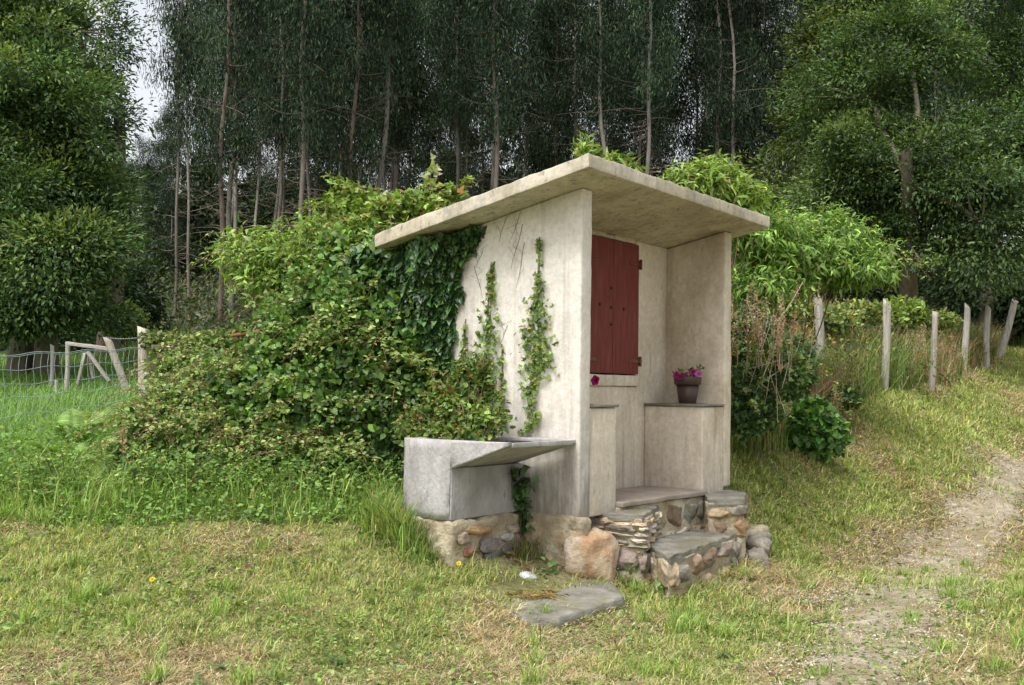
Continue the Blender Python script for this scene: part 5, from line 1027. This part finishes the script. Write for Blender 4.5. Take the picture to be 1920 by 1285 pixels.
def euc(px, py, Y, mi, label, group, sc=1.0, rz=None, lean=0):
    p_ = at(px, py, Y); z = float(gz(p_[0], p_[1])); rz_ = R.uniform(0, 6.28) if rz is None else rz
    if models[mi] is None:
        o = thing('eucalyptus', (p_[0], p_[1], z), label, 'tree', group, rz_); a, b = euc_model(mi, dens=(1, .8, 1.1, .9, 1)[mi % 5], crown0=(5.5, 7, 4.8, 8, 6.2)[mi % 5]); a.build('trunk', M_BARK, o, True); b.build('crown', M_EUC, o); models[mi] = o
        o.scale = (sc,) * 3; o.rotation_euler = (0, lean, rz_ if not lean else 0)
    else: o = dup(models[mi], (p_[0], p_[1], z), rz_, sc, label, group); o.rotation_euler = (0, lean, rz_ if not lean else 0)
    return o
models = [None] * 5; GR = 'eucalyptus trunks at the front of the wood'
front = [(325, 33, 'thick brown eucalyptus trunk nearest the sky gap on the left'), (352, 38, 'dull brown eucalyptus second from the sky gap'), (414, 31, 'slim pale eucalyptus trunk running straight down to the brambles, left of a darker twin'), (436, 34, 'reddish brown eucalyptus just right of the slim pale trunk'), (521, 38, 'thin eucalyptus between the brown twins and the palest trunk'), (556, 30, 'palest straight eucalyptus trunk above the bright sapling'), (578, 44, 'dark eucalyptus trunk right behind the palest one'),
         (657, 32, 'straight light eucalyptus rising behind the vine shoots'), (704, 33, 'slightly curved light eucalyptus right of the vine shoots'), (738, 40, 'dark thin eucalyptus behind the curved light one'), (923, 34, 'lone eucalyptus with drooping dead twigs above the roof middle'), (1150, 36, 'leaning eucalyptus above the roof peak'), (1190, 45, 'dim eucalyptus between the leaning one and its thick neighbour'), (1218, 36, 'upright eucalyptus just right of the roof peak'), (1375, 38, 'grey eucalyptus above the right roof corner'), (1408, 46, 'dim eucalyptus right of the grey one'), (1503, 44, 'eucalyptus trunk at the left fringe of the olive green tree')]
for q, (px, Y_, lab) in enumerate(front): o = euc(px, 560, Y_, q % 5, lab, GR, R.uniform(.92, 1.08), None, {11: -.05, 8: .03, 5: .012}.get(q, R.normal() * .012)); o.scale = (o.scale[0] * (.62 if q < 2 else .9), o.scale[1] * (.62 if q < 2 else .9), o.scale[2])
GB = 'eucalyptus deep in the wood'; LB_ = 'dim slender eucalyptus deep in the wood behind the front trunks'
for Y_, nn in ((41, 13), (48, 17), (56, 21), (66, 25), (78, 26)):
    for q in range(nn):
        x = -.42 + .95 * (q + R.uniform(.1, .9)) / nn
        if x < (-.295 if Y_ < 60 else -.315): continue
        euc(960 + x * 2000, 560, Y_ + R.uniform(-3, 3), int(R.integers(5)), LB_, GB, R.uniform(.9, 1.2))
for px, Y_, sc_ in ((238, 70, .52), (262, 76, .60), (283, 66, .50), (300, 72, .62), (318, 60, .55)): euc(px, 560, Y_, int(R.integers(5)), 'short young eucalyptus filling the gap below the pale sky, left of the front trunks', 'young eucalyptus under the sky gap', sc_)
# forest floor growth
g = Geo(); n = 170000; Y = R.uniform(27, 90, n); X = R.uniform(-.5, .55, n) * Y; hh = R.random(n) ** 1.3 * (.4 + 2.2 * fnoise(X * .35, Y * .35, 91) ** 2 + np.clip((Y - 45) / 15, 0, 1) * 5 * fnoise(X * .25, Y * .25, 93)) * np.clip((Y - 25) / 8, .3, 1); far_ = R.random(n) < np.clip((Y - 58) / 20, 0, .8); hh = np.where(far_, R.random(n) * (4.5 + 4.5 * fnoise(X * .18, Y * .18, 95)), hh)
leaves(g, np.stack([X, Y, gz(X, Y) + hh], -1), rnd3(n), rnd3(n) * .6 + arr(0, -.2, 1), R.uniform(.12, .26, n) * np.clip(Y / 40, 1, 2), .45, pal(n, [(.05, .075, .03), (.08, .11, .04), (.12, .10, .06), (.035, .05, .02)]), DIAMOND)
n = 90000; Y = R.uniform(24, 60, n); X = Y * R.uniform(.50, 1.15, n) * np.where(R.random(n) < .5, -1, 1); hh = R.random(n) * (3 + 9 * fnoise(X * .22, Y * .22, 96))
leaves(g, np.stack([X, Y, gz(X, Y) + hh], -1), rnd3(n), rnd3(n) * .6 + arr(0, -.2, 1), R.uniform(.25, .5, n), .5, pal(n, [(.05, .085, .03), (.08, .12, .04), (.035, .06, .02)]), DIAMOND)
tag(g.build('undergrowth', M_LEAF), 'dim undergrowth on the floor of the eucalyptus wood', 'undergrowth', None, 'stuff')
